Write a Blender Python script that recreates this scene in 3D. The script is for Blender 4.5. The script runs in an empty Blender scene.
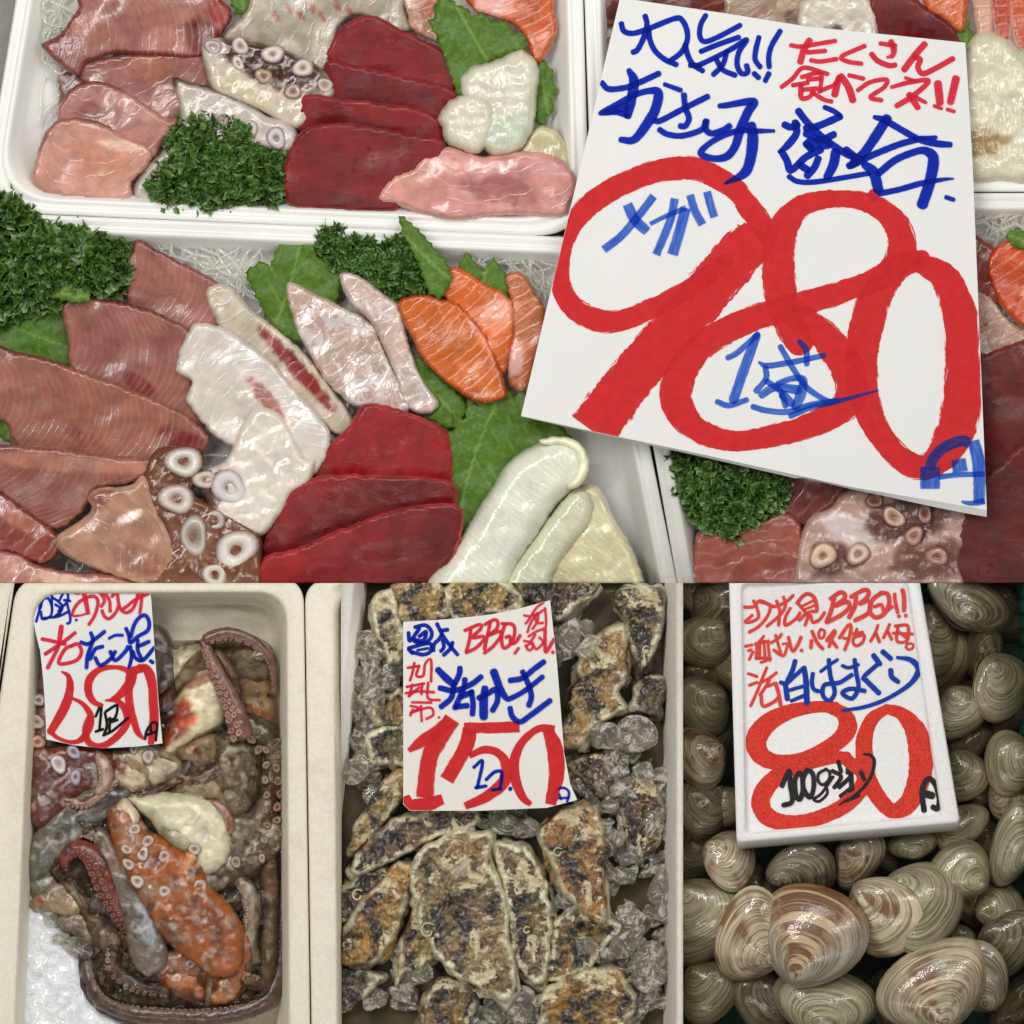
import bpy, bmesh, math, random
import numpy as np
from mathutils import Vector
from mathutils.geometry import delaunay_2d_cdt

S = 0.0007            # metres per plan unit; plan units are used for all layout: x right, y towards the viewer, z up
random.seed(7)
RNG = np.random.default_rng(7)
COL = bpy.context.scene.collection

def conv(V):
    V = np.asarray(V, float).reshape(-1, 3)
    return np.stack([V[:, 0]*S, (1024-V[:, 1])*S, V[:, 2]*S], 1)

def srgb(h):
    if isinstance(h, str):
        h = h.lstrip('#'); c = np.array([int(h[i:i+2], 16) for i in (0, 2, 4)])/255.0
    else:
        c = np.array(h, float)/255.0
    return np.where(c <= 0.04045, c/12.92, ((c+0.055)/1.055)**2.4)

# ---------- noise ----------
_perm = np.random.default_rng(3).permutation(4096)
def _hash(ix, iy, seed):
    return _perm[(ix + _perm[(iy + seed*131) & 4095]) & 4095]
def pnoise(x, y, seed=0):
    x = np.asarray(x, float); y = np.asarray(y, float)
    x0 = np.floor(x).astype(int); y0 = np.floor(y).astype(int)
    fx = x-x0; fy = y-y0
    u = fx*fx*fx*(fx*(fx*6-15)+10); v = fy*fy*fy*(fy*(fy*6-15)+10)
    def g(ix, iy, dx, dy):
        a = _hash(ix & 4095, iy & 4095, seed)*(2*math.pi/4096)
        return np.cos(a)*dx+np.sin(a)*dy
    n00 = g(x0, y0, fx, fy); n10 = g(x0+1, y0, fx-1, fy)
    n01 = g(x0, y0+1, fx, fy-1); n11 = g(x0+1, y0+1, fx-1, fy-1)
    return ((n00*(1-u)+n10*u)*(1-v)+(n01*(1-u)+n11*u)*v)*1.5
def fbm(x, y, size=20, octv=3, seed=0):
    r = 0; a = 1; t = 0; f = 1.0/size
    for k in range(octv):
        r = r+a*pnoise(np.asarray(x)*f+17*k, np.asarray(y)*f+5*k, seed+k); t += a; a *= .5; f *= 2
    return r/t
def sstep(a, b, x):
    t = np.clip((x-a)/(b-a), 0, 1); return t*t*(3-2*t)
def lerpc(c, d, t):
    return c+(d-c)*np.asarray(t)[:, None]

# ---------- curves ----------
def catmull(pts, closed=False, step=3.0):
    P = np.asarray(pts, float); n = len(P); out = []
    segs = n if closed else n-1
    for i in range(segs):
        if closed:
            p0, p1, p2, p3 = P[(i-1) % n], P[i], P[(i+1) % n], P[(i+2) % n]
        else:
            p1, p2 = P[i], P[i+1]
            p0 = P[i-1] if i > 0 else 2*p1-p2
            p3 = P[i+2] if i+2 < n else 2*p2-p1
        L = np.linalg.norm((p2-p1)[:2]); m = max(1, int(round(L/step)))
        for k in range(m):
            t = k/m
            out.append(0.5*((2*p1)+(-p0+p2)*t+(2*p0-5*p1+4*p2-p3)*t*t+(-p0+3*p1-3*p2+p3)*t**3))
    if not closed: out.append(P[-1])
    return np.array(out)
def straight(pts, step=4.0):
    P = np.asarray(pts, float); n = len(P); out = []
    for i in range(n):
        a, b = P[i], P[(i+1) % n]; m = max(1, int(round(np.linalg.norm(b-a)/step)))
        for k in range(m): out.append(a+(b-a)*k/m)
    return np.array(out)
def inside(px, py, poly):
    r = np.zeros(len(px), bool); n = len(poly)
    for i in range(n):
        x1, y1 = poly[i]; x2, y2 = poly[(i+1) % n]
        if y1 == y2: continue
        c = ((y1 > py) != (y2 > py)) & (px < (x2-x1)*(py-y1)/(y2-y1)+x1)
        r ^= c
    return r
def dist_poly(px, py, poly):
    A = np.asarray(poly); B = np.roll(A, -1, 0); d = np.full(len(px), 1e9)
    for a, b in zip(A, B):
        ab = b-a; L = ab@ab+1e-12
        t = np.clip(((px-a[0])*ab[0]+(py-a[1])*ab[1])/L, 0, 1)
        d = np.minimum(d, np.hypot(px-a[0]-t*ab[0], py-a[1]-t*ab[1]))
    return d
def pl(s):
    return [tuple(float(v) for v in t.split(',')) for t in s.split()]

# ---------- objects ----------
SEAM_Y = 583.0; SEAM_X1 = 341.5; SEAM_X2 = 682.5
BND = {'A': (None, None, None, SEAM_Y), 'B': (None, SEAM_X1, SEAM_Y, None),
       'C': (SEAM_X1, SEAM_X2, SEAM_Y, None), 'D': (SEAM_X2, None, SEAM_Y, None), None: (None,)*4}
PANEL = ['A']
def base_name(n): return n
def new_obj(name, data): 
    o = bpy.data.objects.new(name, data); COL.objects.link(o); return o
def props(o, label=None, cat=None, group=None, kind=None):
    if label: o['label'] = label
    if cat: o['category'] = cat
    if group: o['group'] = group
    if kind: o['kind'] = kind
    return o
def thing(name, label, cat, x, y, z=0, group=None):
    o = new_obj(name, None); o.empty_display_size = .01
    o.location = conv([[x, y, z]])[0]
    return props(o, label, cat, group)
def world_loc(o):
    v = Vector(o.location)
    while o.parent: o = o.parent; v += Vector(o.location)
    return np.array(v)
def mk(name, V, F, mat, parent=None, attrs=None, smooth=True, panel='cur', label=None, cap=True):
    """one mesh object from plan coordinates; cut at the edge of its display"""
    V = np.asarray(V, float)
    if panel == 'cur': panel = PANEL[0]
    org = world_loc(parent) if parent else conv([[V[:, 0].mean(), V[:, 1].mean(), V[:, 2].min()]])[0]
    me = bpy.data.meshes.new(name)
    me.from_pydata((conv(V)-org).tolist(), [], [tuple(int(i) for i in f) for f in F])
    for k, a in (attrs or {}).items():
        a = np.asarray(a, float)
        if a.ndim == 2:
            at = me.attributes.new(k, 'FLOAT_COLOR', 'POINT')
            buf = np.ones((len(V), 4)); buf[:, :3] = np.clip(a[:, :3], 0, 1); at.data.foreach_set('color', buf.ravel())
        else:
            at = me.attributes.new(k, 'FLOAT', 'POINT'); at.data.foreach_set('value', a)
    x0, x1, y0, y1 = BND[panel]
    cuts = []
    if x0 is not None and V[:, 0].min() < x0: cuts.append((x0, None, -1))
    if x1 is not None and V[:, 0].max() > x1: cuts.append((x1, None, 1))
    if y0 is not None and V[:, 1].min() < y0: cuts.append((None, y0, 1))
    if y1 is not None and V[:, 1].max() > y1: cuts.append((None, y1, -1))
    if cuts:
        bm = bmesh.new(); bm.from_mesh(me)
        for cx, cy, s in cuts:
            co = conv([[cx or 0, cy or 0, 0]])[0]-org
            if cx is not None: co[1] = 0; no = (s, 0, 0)
            else: co[0] = 0; no = (0, s, 0)
            r = bmesh.ops.bisect_plane(bm, geom=bm.verts[:]+bm.edges[:]+bm.faces[:], plane_co=co, plane_no=no, clear_outer=True, dist=1e-7)
            if cap:
                es = [e for e in r['geom_cut'] if isinstance(e, bmesh.types.BMEdge) and e.is_valid and e.is_boundary]
                if es:
                    try: bmesh.ops.holes_fill(bm, edges=es, sides=0)
                    except Exception: pass
        if len(bm.verts) == 0:
            bm.free(); bpy.data.meshes.remove(me); return None
        bm.to_mesh(me); bm.free()
    me.materials.append(mat)
    if smooth:
        me.polygons.foreach_set('use_smooth', [True]*len(me.polygons))
    me.update()
    o = new_obj(name, me)
    if parent: o.parent = parent
    else: o.location = org
    if label: o['label'] = label
    return o

def fill(outline, res):
    """triangulate a plan outline with interior points; returns pts, tris, n_boundary"""
    O = np.asarray(outline, float)
    x0, y0 = O.min(0); x1, y1 = O.max(0)
    ys = np.arange(y0, y1, res*0.87); P = []
    for j, yy in enumerate(ys):
        xs = np.arange(x0+(res/2 if j % 2 else 0), x1, res)
        P.append(np.stack([xs, np.full(len(xs), yy)], 1))
    P = np.concatenate(P) if P else np.zeros((0, 2))
    if len(P):
        P = P[inside(P[:, 0], P[:, 1], O)]
    if len(P):
        d = dist_poly(P[:, 0], P[:, 1], O); P = P[d > res*0.45]
    n = len(O)
    pts = [Vector(p) for p in O]+[Vector(p) for p in P]
    vs, es, fs, ov, oe, of = delaunay_2d_cdt(pts, [], [list(range(n))], 1, 1e-5)
    V = np.array([tuple(v) for v in vs])
    return V, [tuple(f) for f in fs]

def slab(name, outline, mat, parent=None, z=0.0, h=10.0, edge=7.0, tilt=(0, 0), arch=0.0, res=4.0, amp=0.0, asize=14.0,
         zf=None, colf=None, gsf=None, sharp=False, step=3.0, seed=0, pw=2.0, panel='cur', label=None, col=None, jag=0.0, jsize=8.0, flat=False, under=0.0, extra=None, ret=False):
    """a solid piece: plan outline, rounded edge, tilt, arch and relief"""
    O = straight(outline, step) if sharp else catmull(outline, True, step)
    if jag:
        c = O.mean(0); nx = O-c; L = np.linalg.norm(nx, axis=1)+1e-6
        j = fbm(O[:, 0], O[:, 1], jsize, 2, seed+50)*jag
        O = O+nx/L[:, None]*j[:, None]
    V2, F = fill(O, res)
    x, y = V2[:, 0], V2[:, 1]
    d = dist_poly(x, y, O); d[d < 1e-4] = 0
    cx, cy = O.mean(0); R = max(np.ptp(O[:, 0]), np.ptp(O[:, 1]))/2
    t = np.clip(d/edge, 0, 1)
    prof = (1-(1-t)**pw)**(1/pw)
    base = z+tilt[0]*(x-cx)+tilt[1]*(y-cy)+arch*(1-((x-cx)**2+(y-cy)**2)/R**2)
    top = base+h*prof
    if amp: top = top+amp*fbm(x, y, asize, 3, seed)*np.clip(d/edge, 0, 1)
    if zf is not None: top = top+zf(x, y, d)
    zb = np.full(len(x), base.min()-under) if flat else base-under
    onb = d <= 1e-3
    if under or flat: pass
    bidx = np.arange(len(x))+len(x)
    V = np.concatenate([np.stack([x, y, top], 1), np.stack([x, y, np.minimum(zb, top-.01)], 1)])
    FF = []
    for f in F:
        FF.append((f[0], f[2], f[1]) if len(f) == 3 else tuple(reversed(f)))
        FF.append(tuple(i+len(x) for i in f))
    # side wall
    cnt = {}
    for f in F:
        for a, b in zip(f, f[1:]+f[:1]): cnt[(a, b)] = 1
    for (a, b) in list(cnt):
        if (b, a) not in cnt:
            FF.append((a, b, b+len(x), a+len(x)))
    X = np.concatenate([x, x]); Y = np.concatenate([y, y]); D = np.concatenate([d, d*0])
    at = {'ed': D}
    if colf is not None: at['col'] = colf(X, Y, D)
    elif col is not None: at['col'] = np.tile(col, (len(X), 1))
    if gsf is not None: at['gs'] = gsf(X, Y)
    if extra is not None: at.update(extra(X, Y, D))
    o = mk(name, V, FF, mat, parent, at, panel=panel, label=label)
    return o

def tube(name, path, rad, mat, parent=None, n=10, step=4.0, colf=None, panel='cur', label=None, squash=1.0, amp=0, asize=8, seed=0, closed=False, ends=True):
    """a tapered tube along 3-D plan points; rad is one radius per control point"""
    P = np.asarray(path, float); r = np.asarray(rad, float) if np.ndim(rad) else np.full(len(P), float(rad))
    Q = catmull(np.concatenate([P, r[:, None]], 1), closed, step)
    C = Q[:, :3]; R = np.maximum(Q[:, 3], .05)
    T = np.gradient(C, axis=0); T /= np.linalg.norm(T, axis=1)[:, None]+1e-9
    up = np.array([0, 0, 1.0]); V = []; U = []
    m = len(C)
    Nn = np.cross(T, up); Nn /= np.linalg.norm(Nn, axis=1)[:, None]+1e-9
    Bn = np.cross(Nn, T)
    A = np.linspace(0, 2*math.pi, n, endpoint=False)
    for i in range(m):
        rr = R[i]
        ring = C[i]+rr*(np.cos(A)[:, None]*Nn[i]+squash*np.sin(A)[:, None]*Bn[i])
        V.append(ring)
    V = np.concatenate(V)
    if amp:
        c = np.repeat(C, n, 0); dv = V-c
        k = 1+amp*fbm(V[:, 0]+V[:, 2]*.7, V[:, 1]+V[:, 2]*.7, asize, 2, seed)
        V = c+dv*k[:, None]
    F = []
    for i in range(m-1):
        for j in range(n):
            a = i*n+j; b = i*n+(j+1) % n
            F.append((a, b, b+n, a+n))
    if ends:
        e0 = C[0]-T[0]*R[0]*.6; e1 = C[-1]+T[-1]*R[-1]*.6
        V = np.concatenate([V, [e0, e1]])
        for j in range(n):
            F.append((j, m*n, (j+1) % n)) if False else F.append((m*n, (j+1) % n, j))
            F.append((m*n+1, (m-1)*n+j, (m-1)*n+(j+1) % n))
    s = np.repeat(np.arange(m)/max(1, m-1), n); a = np.tile(np.sin(A), m)
    if ends: s = np.append(s, [0, 1]); a = np.append(a, [0, 0])
    at = {'u': s, 'v': a}
    if colf is not None: at['col'] = colf(V[:, 0], V[:, 1], s, a)
    return mk(name, V, F, mat, parent, at, panel=panel, label=label)

def join_mesh(parts):
    VV, FF, n = [], [], 0
    for V, F in parts:
        VV.append(np.asarray(V)); FF += [tuple(i+n for i in f) for f in F]; n += len(V)
    return np.concatenate(VV), FF

# ---------- materials ----------
def fs(px): return 1.0/(px*S)
class NT:
    def __init__(s, name):
        s.m = bpy.data.materials.new(name); s.m.use_nodes = True; s.t = s.m.node_tree; s.t.nodes.clear()
        s.out = s.n('ShaderNodeOutputMaterial')
    def n(s, typ, **kw):
        nd = s.t.nodes.new(typ)
        for k, v in kw.items(): setattr(nd, k, v)
        return nd
    def l(s, a, b): s.t.links.new(a, b)
    def setin(s, nd, **kw):
        for k, v in kw.items():
            k = k.replace('_', ' ')
            if hasattr(v, 'is_linked') or isinstance(v, bpy.types.NodeSocket): s.l(v, nd.inputs[k])
            else:
                if isinstance(v, (tuple, list, np.ndarray)) and len(v) == 3 and nd.inputs[k].type == 'RGBA': v = (*v, 1)
                nd.inputs[k].default_value = v
        return nd
    def obj(s):
        return s.n('ShaderNodeTexCoord').outputs['Object']
    def noise(s, px, vec=None, detail=3, rough=.55, dist=0, out='Fac'):
        nd = s.n('ShaderNodeTexNoise'); s.l(vec or s.obj(), nd.inputs['Vector'])
        nd.inputs['Scale'].default_value = fs(px); nd.inputs['Detail'].default_value = detail
        nd.inputs['Roughness'].default_value = rough; nd.inputs['Distortion'].default_value = dist
        return nd.outputs[out]
    def ramp(s, fac, stops, interp='LINEAR'):
        nd = s.n('ShaderNodeValToRGB'); s.l(fac, nd.inputs[0]); nd.color_ramp.interpolation = interp
        el = nd.color_ramp.elements
        while len(el) < len(stops): el.new(.5)
        for e, (p, c) in zip(el, stops):
            e.position = p; e.color = (*(c if np.ndim(c) else (c, c, c)), 1)
        return nd.outputs[0]
    def mix(s, fac, a, b, mode='MIX'):
        nd = s.n('ShaderNodeMix', data_type='RGBA', blend_type=mode)
        for idx, v in ((0, fac), (6, a), (7, b)):
            if isinstance(v, bpy.types.NodeSocket): s.l(v, nd.inputs[idx])
            else: nd.inputs[idx].default_value = v if idx == 0 else (*v, 1)
        return nd.outputs[2]
    def math(s, op, a, b=0.0, c=0.0, clamp=False):
        nd = s.n('ShaderNodeMath', operation=op, use_clamp=clamp)
        for i, v in enumerate((a, b, c)):
            if isinstance(v, bpy.types.NodeSocket): s.l(v, nd.inputs[i])
            else: nd.inputs[i].default_value = v
        return nd.outputs[0]
    def attr(s, name, out='Color'):
        nd = s.n('ShaderNodeAttribute', attribute_name=name); return nd.outputs[out]
    def comb(s, x=0.0, y=0.0, z=0.0):
        nd = s.n('ShaderNodeCombineXYZ')
        for i, v in enumerate((x, y, z)):
            if isinstance(v, bpy.types.NodeSocket): s.l(v, nd.inputs[i])
            else: nd.inputs[i].default_value = v
        return nd.outputs[0]
    def bump(s, h, strength=.5, dist_px=1.0, normal=None):
        nd = s.n('ShaderNodeBump'); nd.inputs['Strength'].default_value = strength
        nd.inputs['Distance'].default_value = dist_px*S; s.l(h, nd.inputs['Height'])
        if normal: s.l(normal, nd.inputs['Normal'])
        return nd.outputs[0]
    def pbr(s, **kw):
        p = s.n('ShaderNodeBsdfPrincipled'); s.setin(p, **kw); s.l(p.outputs[0], s.out.inputs[0]); s.p = p; return s.m

def simple(name, col, rough=.5, px=None, var=.12, bumpa=0, bpx=6, **kw):
    t = NT(name); c = tuple(col)
    if px:
        f = t.noise(px, detail=4)
        base = t.mix(1.0, c, t.ramp(f, [(.25, 1-var), (.75, 1+var)]), 'MULTIPLY')
    else: base = c
    a = dict(Base_Color=base, Roughness=rough); a.update(kw)
    if bumpa: a['Normal'] = t.bump(t.noise(bpx, detail=3), 1.0, bumpa)
    return t.pbr(**a)

def ink(name, col, tr, dens=.55, streak=0.0, grain=0.0, gcol=None, water=0.0):
    """felt-marker ink: part opaque pigment, part stain that lets the card show through"""
    t = NT(name)
    u = t.attr('su', 'Fac'); L = t.attr('sl', 'Fac')
    dif = t.n('ShaderNodeBsdfDiffuse'); trn = t.n('ShaderNodeBsdfTransparent')
    c = t.mix(t.ramp(t.noise(9, detail=3), [(.3, 0), (.7, 1)]), tuple(np.array(col)*.9), tuple(np.array(col)*1.08))
    if grain:
        v = t.n('ShaderNodeTexVoronoi'); t.l(t.obj(), v.inputs['Vector']); v.inputs['Scale'].default_value = fs(1.9)
        c = t.mix(t.ramp(v.outputs['Distance'], [(.3, 0), (.75, grain)]), c, tuple(gcol))
    t.l(c, dif.inputs[0]); trn.inputs[0].default_value = (*tr, 1)
    if water:
        wv = t.comb(t.math('MULTIPLY', u, 1.6), t.math('MULTIPLY', L, .03), 0.0); wn = t.n('ShaderNodeTexNoise'); t.l(wv, wn.inputs['Vector']); wn.inputs['Scale'].default_value = 1.3
        t.l(t.mix(t.ramp(wn.outputs['Fac'], [(.4, 0), (.65, water)]), tuple(tr), (.72, .86, .97)), trn.inputs[0])
    mx = t.n('ShaderNodeMixShader'); mx.inputs[0].default_value = dens
    t.l(trn.outputs[0], mx.inputs[1]); t.l(dif.outputs[0], mx.inputs[2])
    if streak:
        vec = t.comb(t.math('MULTIPLY', u, 9.0), t.math('MULTIPLY', L, .05), 0.0)
        nz = t.n('ShaderNodeTexNoise'); t.l(vec, nz.inputs['Vector']); nz.inputs['Scale'].default_value = 1.0; nz.inputs['Detail'].default_value = 4
        au = t.math('ABSOLUTE', u)
        e = t.math('SUBTRACT', au, t.math('MULTIPLY', t.math('SUBTRACT', nz.outputs['Fac'], .35), .5))
        k = t.ramp(e, [(1-.42*streak, 0), (1-.3*streak, 1)])
        clear = t.n('ShaderNodeBsdfTransparent'); m2 = t.n('ShaderNodeMixShader')
        t.l(k, m2.inputs[0]); t.l(mx.outputs[0], m2.inputs[1]); t.l(clear.outputs[0], m2.inputs[2])
        mx = m2
    t.l(mx.outputs[0], t.out.inputs[0]); return t.m

RED = ink('red_marker_ink', srgb('d9383b'), (.94, .26, .26), .66, streak=.42)
REDT = ink('thin_red_marker_ink', srgb('e23c50'), (.95, .26, .32), .45)
BLUE = ink('blue_marker_ink', srgb('2038b4'), (.12, .20, .74), .32)
BLUEW = ink('watery_blue_marker_ink', srgb('2c56c4'), (.26, .44, .90), .3, streak=.1, water=.5)
BLACK = ink('black_marker_ink', srgb('242022'), (.05, .05, .06), .85)
REDF = ink('red_marker_on_foam', srgb('ee5244'), (.9, .12, .10), .75, grain=.55, gcol=srgb('b82a24'))
REDFT = ink('thin_red_marker_on_foam', srgb('ea5650'), (.88, .2, .18), .75, grain=.3, gcol=srgb('c03a34'))
BLUEF = ink('blue_marker_on_foam', srgb('2748ac'), (.08, .14, .6), .75)
GREYF = ink('grey_marker_on_foam', srgb('3c3a3c'), (.12, .12, .12), .85, grain=.5, gcol=srgb('242224'))

class Card:
    """collects marker strokes lying on a card and builds them as lettering parts"""
    def __init__(s, parent, zf, lim=None): s.lim = lim; s.p = parent; s.zf = zf; s.k = 0; s.buf = {}
    def w(s, x0, y0, k, width, txt, part, mat, cap=True):
        if np.ndim(k) == 0: kx = k
        for st in txt.split(';'):
            st = st.strip()
            if not st: continue
            P = []
            for tkn in st.split():
                q = [float(v) for v in tkn.split(',')]
                P.append((x0+q[0]/kx, y0+q[1]/kx, (q[2] if len(q) > 2 else width)/kx))
            s.stroke(P, part, mat, cap)
    def stroke(s, P, part, mat, cap=True):
        P = np.array(P, float)
        if len(P) == 1: P = np.array([P[0], P[0]+[.8, .4, 0]])
        Q = catmull(P, False, 1.6)
        T = np.gradient(Q[:, :2], axis=0); T /= np.linalg.norm(T, axis=1)[:, None]+1e-9
        if cap:
            w0, w1 = Q[0, 2], Q[-1, 2]
            pre = [np.append(Q[0, :2]-T[0]*w0*a, w0*b) for a, b in ((.42, .35), (.3, .72), (.15, .93))]
            post = [np.append(Q[-1, :2]+T[-1]*w1*a, w1*b) for a, b in ((.15, .93), (.3, .72), (.42, .35))]
            Q = np.concatenate([pre, Q, post]); T = np.concatenate([[T[0]]*3, T, [T[-1]]*3])
        N = np.stack([-T[:, 1], T[:, 0]], 1)
        # smooth the normals so that sharp bends do not tear the stroke
        for _ in range(2):
            N[1:-1] = (N[:-2]+2*N[1:-1]+N[2:]); N /= np.linalg.norm(N, axis=1)[:, None]+1e-9
        wob = 1+.06*pnoise(np.arange(len(Q))*.35, np.full(len(Q), s.k*3.3), 5)
        us = np.linspace(-1, 1, 5); m = len(Q); V = []; U = []; L = []
        rise = np.linspace(0, .45, m)
        ln = np.concatenate([[0], np.cumsum(np.linalg.norm(np.diff(Q[:, :2], axis=0), axis=1))])
        for j, u in enumerate(us):
            xy = Q[:, :2]+N*((Q[:, 2]+.25)*(.54 if mat is RED else .52)*wob*u)[:, None]
            V.append(np.stack([xy[:, 0], xy[:, 1], s.zf(xy[:, 0], xy[:, 1])+.35+.03*s.k+rise], 1))
            U.append(np.full(m, u)); L.append(ln+s.k*37)
        V = np.concatenate(V); F = []
        for j in range(4):
            for i in range(m-1):
                a = j*m+i; F.append((a, a+1, a+m+1, a+m))
        s.k = (s.k+1) % 30
        b = s.buf.setdefault(part, dict(m=mat, p=[], u=[], l=[])); b['p'].append((V, F)); b['u'].append(np.concatenate(U)); b['l'].append(np.concatenate(L))
    def done(s):
        for part, b in s.buf.items():
            V, F = join_mesh(b['p'])
            if s.lim is not None:
                ok = inside(V[:, 0], V[:, 1], s.lim); F = [f for f in F if ok[list(f)].any()]
                A = np.asarray(s.lim, float); B = np.roll(A, -1, 0); cc = A.mean(0)
                for i in np.where(~ok)[0]:
                    p = V[i, :2]; ab = B-A; tt = np.clip(((p-A)*ab).sum(1)/((ab**2).sum(1)+1e-9), 0, 1)
                    q = A+ab*tt[:, None]; j = np.argmin(((q-p)**2).sum(1)); V[i, :2] = q[j]+(cc-q[j])/np.linalg.norm(cc-q[j])*.3
            mk(part, V, F, b['m'], s.p, {'su': np.concatenate(b['u']), 'sl': np.concatenate(b['l'])}, cap=False)
# =============================== price cards ===============================
PAPER = simple('white_card', srgb((226, 225, 222)), .75, px=60, var=.015, bumpa=.12, bpx=4)
PAPER2 = simple('cream_card', srgb((228, 224, 216)), .75, px=60, var=.02, bumpa=.12, bpx=4)

PANEL[0] = 'A'
def z1(x, y): return 66+0.03*(y-250)+0*x
c1 = thing('price_card', 'large white 980 yen price card lettered in red and blue lying over the sashimi trays', 'price card', 760, 260, 60)
O = pl("620,-2 660,4 728,14 808,27 898,36 965,43 972,160 980,360 986,510 940,502 850,487 700,454 600,433 521,416 545,315 570,210 596,100")
O = straight(O, 8)
V2, F = fill(O, 12); n = len(V2)
top = np.stack([V2[:, 0], V2[:, 1], z1(V2[:, 0], V2[:, 1])], 1)
low = sstep(380, 520, V2[:, 1])*sstep(0, 3, 3-dist_poly(V2[:, 0], V2[:, 1], O))
bot = np.stack([V2[:, 0], V2[:, 1]+4.5*low+2.5*np.sin(V2[:, 0]*.021)*low*(V2[:, 0] > 800), top[:, 2]-5], 1)
E = {}
for f in F:
    for a, b in zip(f, f[1:]+f[:1]): E[(a, b)] = 1
FF = [tuple(reversed(f)) for f in F]+[tuple(i+n for i in f) for f in F]+[(a, b, b+n, a+n) for (a, b) in E if (b, a) not in E]
mk('card', np.concatenate([top, bot]), FF, PAPER, c1, smooth=False)
C = Card(c1, z1, O)
red, blu = ('price_digits', RED), ('blue_lettering', BLUE)
# 980
C.stroke([(768,233,22),(752,212,22),(735,190,21),(705,172,22),(680,168,23),(645,175,22),(600,197,22),(570,228,21),(560,262,19),(562,290,20),(577,311,22),(607,322,22),(640,314,20),(690,288,18),(725,262,16)], 'price_digits', RED)
C.stroke([(758,230,30),(752,240,42),(722,274,46),(682,320,46),(640,368,46),(606,412,48),(592,431,50)], 'price_digits', RED, cap=False)
C.stroke([(800,344,26),(790,325,30),(782,300,32),(778,268,32),(782,232,30),(802,206,22),(840,199,17),(874,206,20),(896,226,26),(901,252,28),(884,275,24),(845,291,22),(795,306,24),(745,322,26),(700,347,28),(677,385,31),(680,410,30),(699,431,24),(735,441,21),(780,434,22),(825,419,26),(850,398,30),(845,366,32),(825,338,30),(800,318,26),(785,308,22)], 'price_digits', RED)
C.stroke([(922,259,18),(897,268,26),(876,295,32),(864,335,33),(861,370,32),(866,405,28),(880,436,24),(905,462,24),(928,466,26),(950,442,36),(962,400,38),(963,350,36),(958,310,34),(944,278,28),(918,262,20)], 'price_digits', RED)
C.w(768,90,8,100,"838,840", 'price_digits', RED)
C.w(600,0,8,42,"170,190 190,250 260,270 380,235 600,150 660,170 695,250 695,330 650,420 560,490;360,130 375,200 350,300 300,400 262,420;388,240 398,320 440,410 520,480 610,520;680,360 700,440 740,515 820,570;720,525 790,528", *blu)
C.w(680,0,8,40,"205,125 165,200 157,290 195,335 300,300 480,205;165,415 300,360 470,300;110,530 170,515 400,400 530,320 470,420 455,520 490,590 540,580 530,525;375,410 340,520 265,600;285,470 340,560 440,605;630,300 605,400 600,480 640,540;800,250 730,370 708,460 712,540;590,590 628,625;710,590 680,650", *blu)
C.w(590,60,8,45,"95,185 150,235 290,222 400,180 550,110;310,85,40 350,170,75 330,320,75 300,450,60;300,450,40 210,420,45 80,430,30 200,365,45 350,285,45 470,250,50 545,265,70 520,400,75 450,520,75 350,640,60 245,640,45;130,420,40 280,380,70;595,197,32 725,245,38;520,490 570,485 760,385 940,295;750,280 760,380 790,470 760,530 720,530;555,560 620,597 740,608 890,560 925,490", *blu)
C.w(670,80,8,48,"290,330 285,395 330,430 420,405 475,370;395,210,40 450,205,45 665,175,60 620,260,70 560,400,70 520,530,65 450,615,60 340,630,50 245,590,50 300,520,45 420,450,45 560,405,45 690,410,40 830,410,25;650,365,70 660,480,85 640,640,80 590,750,70 440,830,20", *blu)
C.w(768,90,8,55,"130,280 180,300 235,280;215,260 225,350 150,450 85,497,25;110,500 150,570 170,640 200,635 300,540 420,480;240,170 310,260 420,370 600,500 740,560;450,140,38 520,170,40 570,205,40;575,215 400,290 300,310;300,350 420,400 525,358;300,430 350,480;250,600 310,640;400,550 370,620 310,690;540,500,75 520,600,75 470,700,60;165,695,40 240,735,40 400,735,40 800,670,40;620,480 720,560;645,610 720,570;330,430,90 470,430,90", *blu)
C.w(848,90,8,50,"40,590,70 130,500,70 220,370,75 310,230,75;210,220,35 300,250,50 550,390,50 700,430,55 815,440,45;20,610 100,570 200,520 400,440 540,400;580,385,30 700,382,30;130,600,60 200,660,80 240,800,80;240,670,55 380,560,55 560,490,55 640,500,70 680,560,85 650,740,85 590,920,85;250,830,45 400,800,45 580,750,45 760,718,30 840,712,12;780,860,34 840,880,34", *blu)
rt = ('thin_red_lettering', REDT)
C.w(770,20,8,34,"165,205 250,215 400,190 520,170;315,165,50 270,240,50 240,340,48;300,262 440,250;325,325 400,335 530,315;755,210 570,295 620,335 730,352;880,190 1000,208;965,175,45 988,240,45 975,290,35 935,300,20;810,275,42 860,330,42 950,367,42 1000,362,40;460,435 270,385 180,470 90,540;250,460 400,430 400,560;180,525 300,505;245,530,40 250,625,40 310,620,35 350,575,30;330,580 430,640 490,655;390,575 470,540 510,525 550,460;565,450,50 625,540,55 660,645,55;515,600,55 550,460,45;630,445 745,472;700,565 800,500 930,480 910,540 800,620 890,645;265,560 370,550;300,480 390,470", *rt)
C.w(860,20,8,42,"515,195,50 440,280,50 350,400,50;430,300 480,320 460,380 500,432 600,390 740,312;250,540,30 400,500,36 545,490,36 420,610,42 290,690,42;360,465,26 440,490,26;390,600,50 460,705,45;440,620,35 520,662,30;620,510,62 636,665,58;765,470,60 720,660,55;590,690,28 650,712,26;695,718,30 750,735,28", *rt)
bw = ('watery_blue_lettering', BLUEW)
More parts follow.
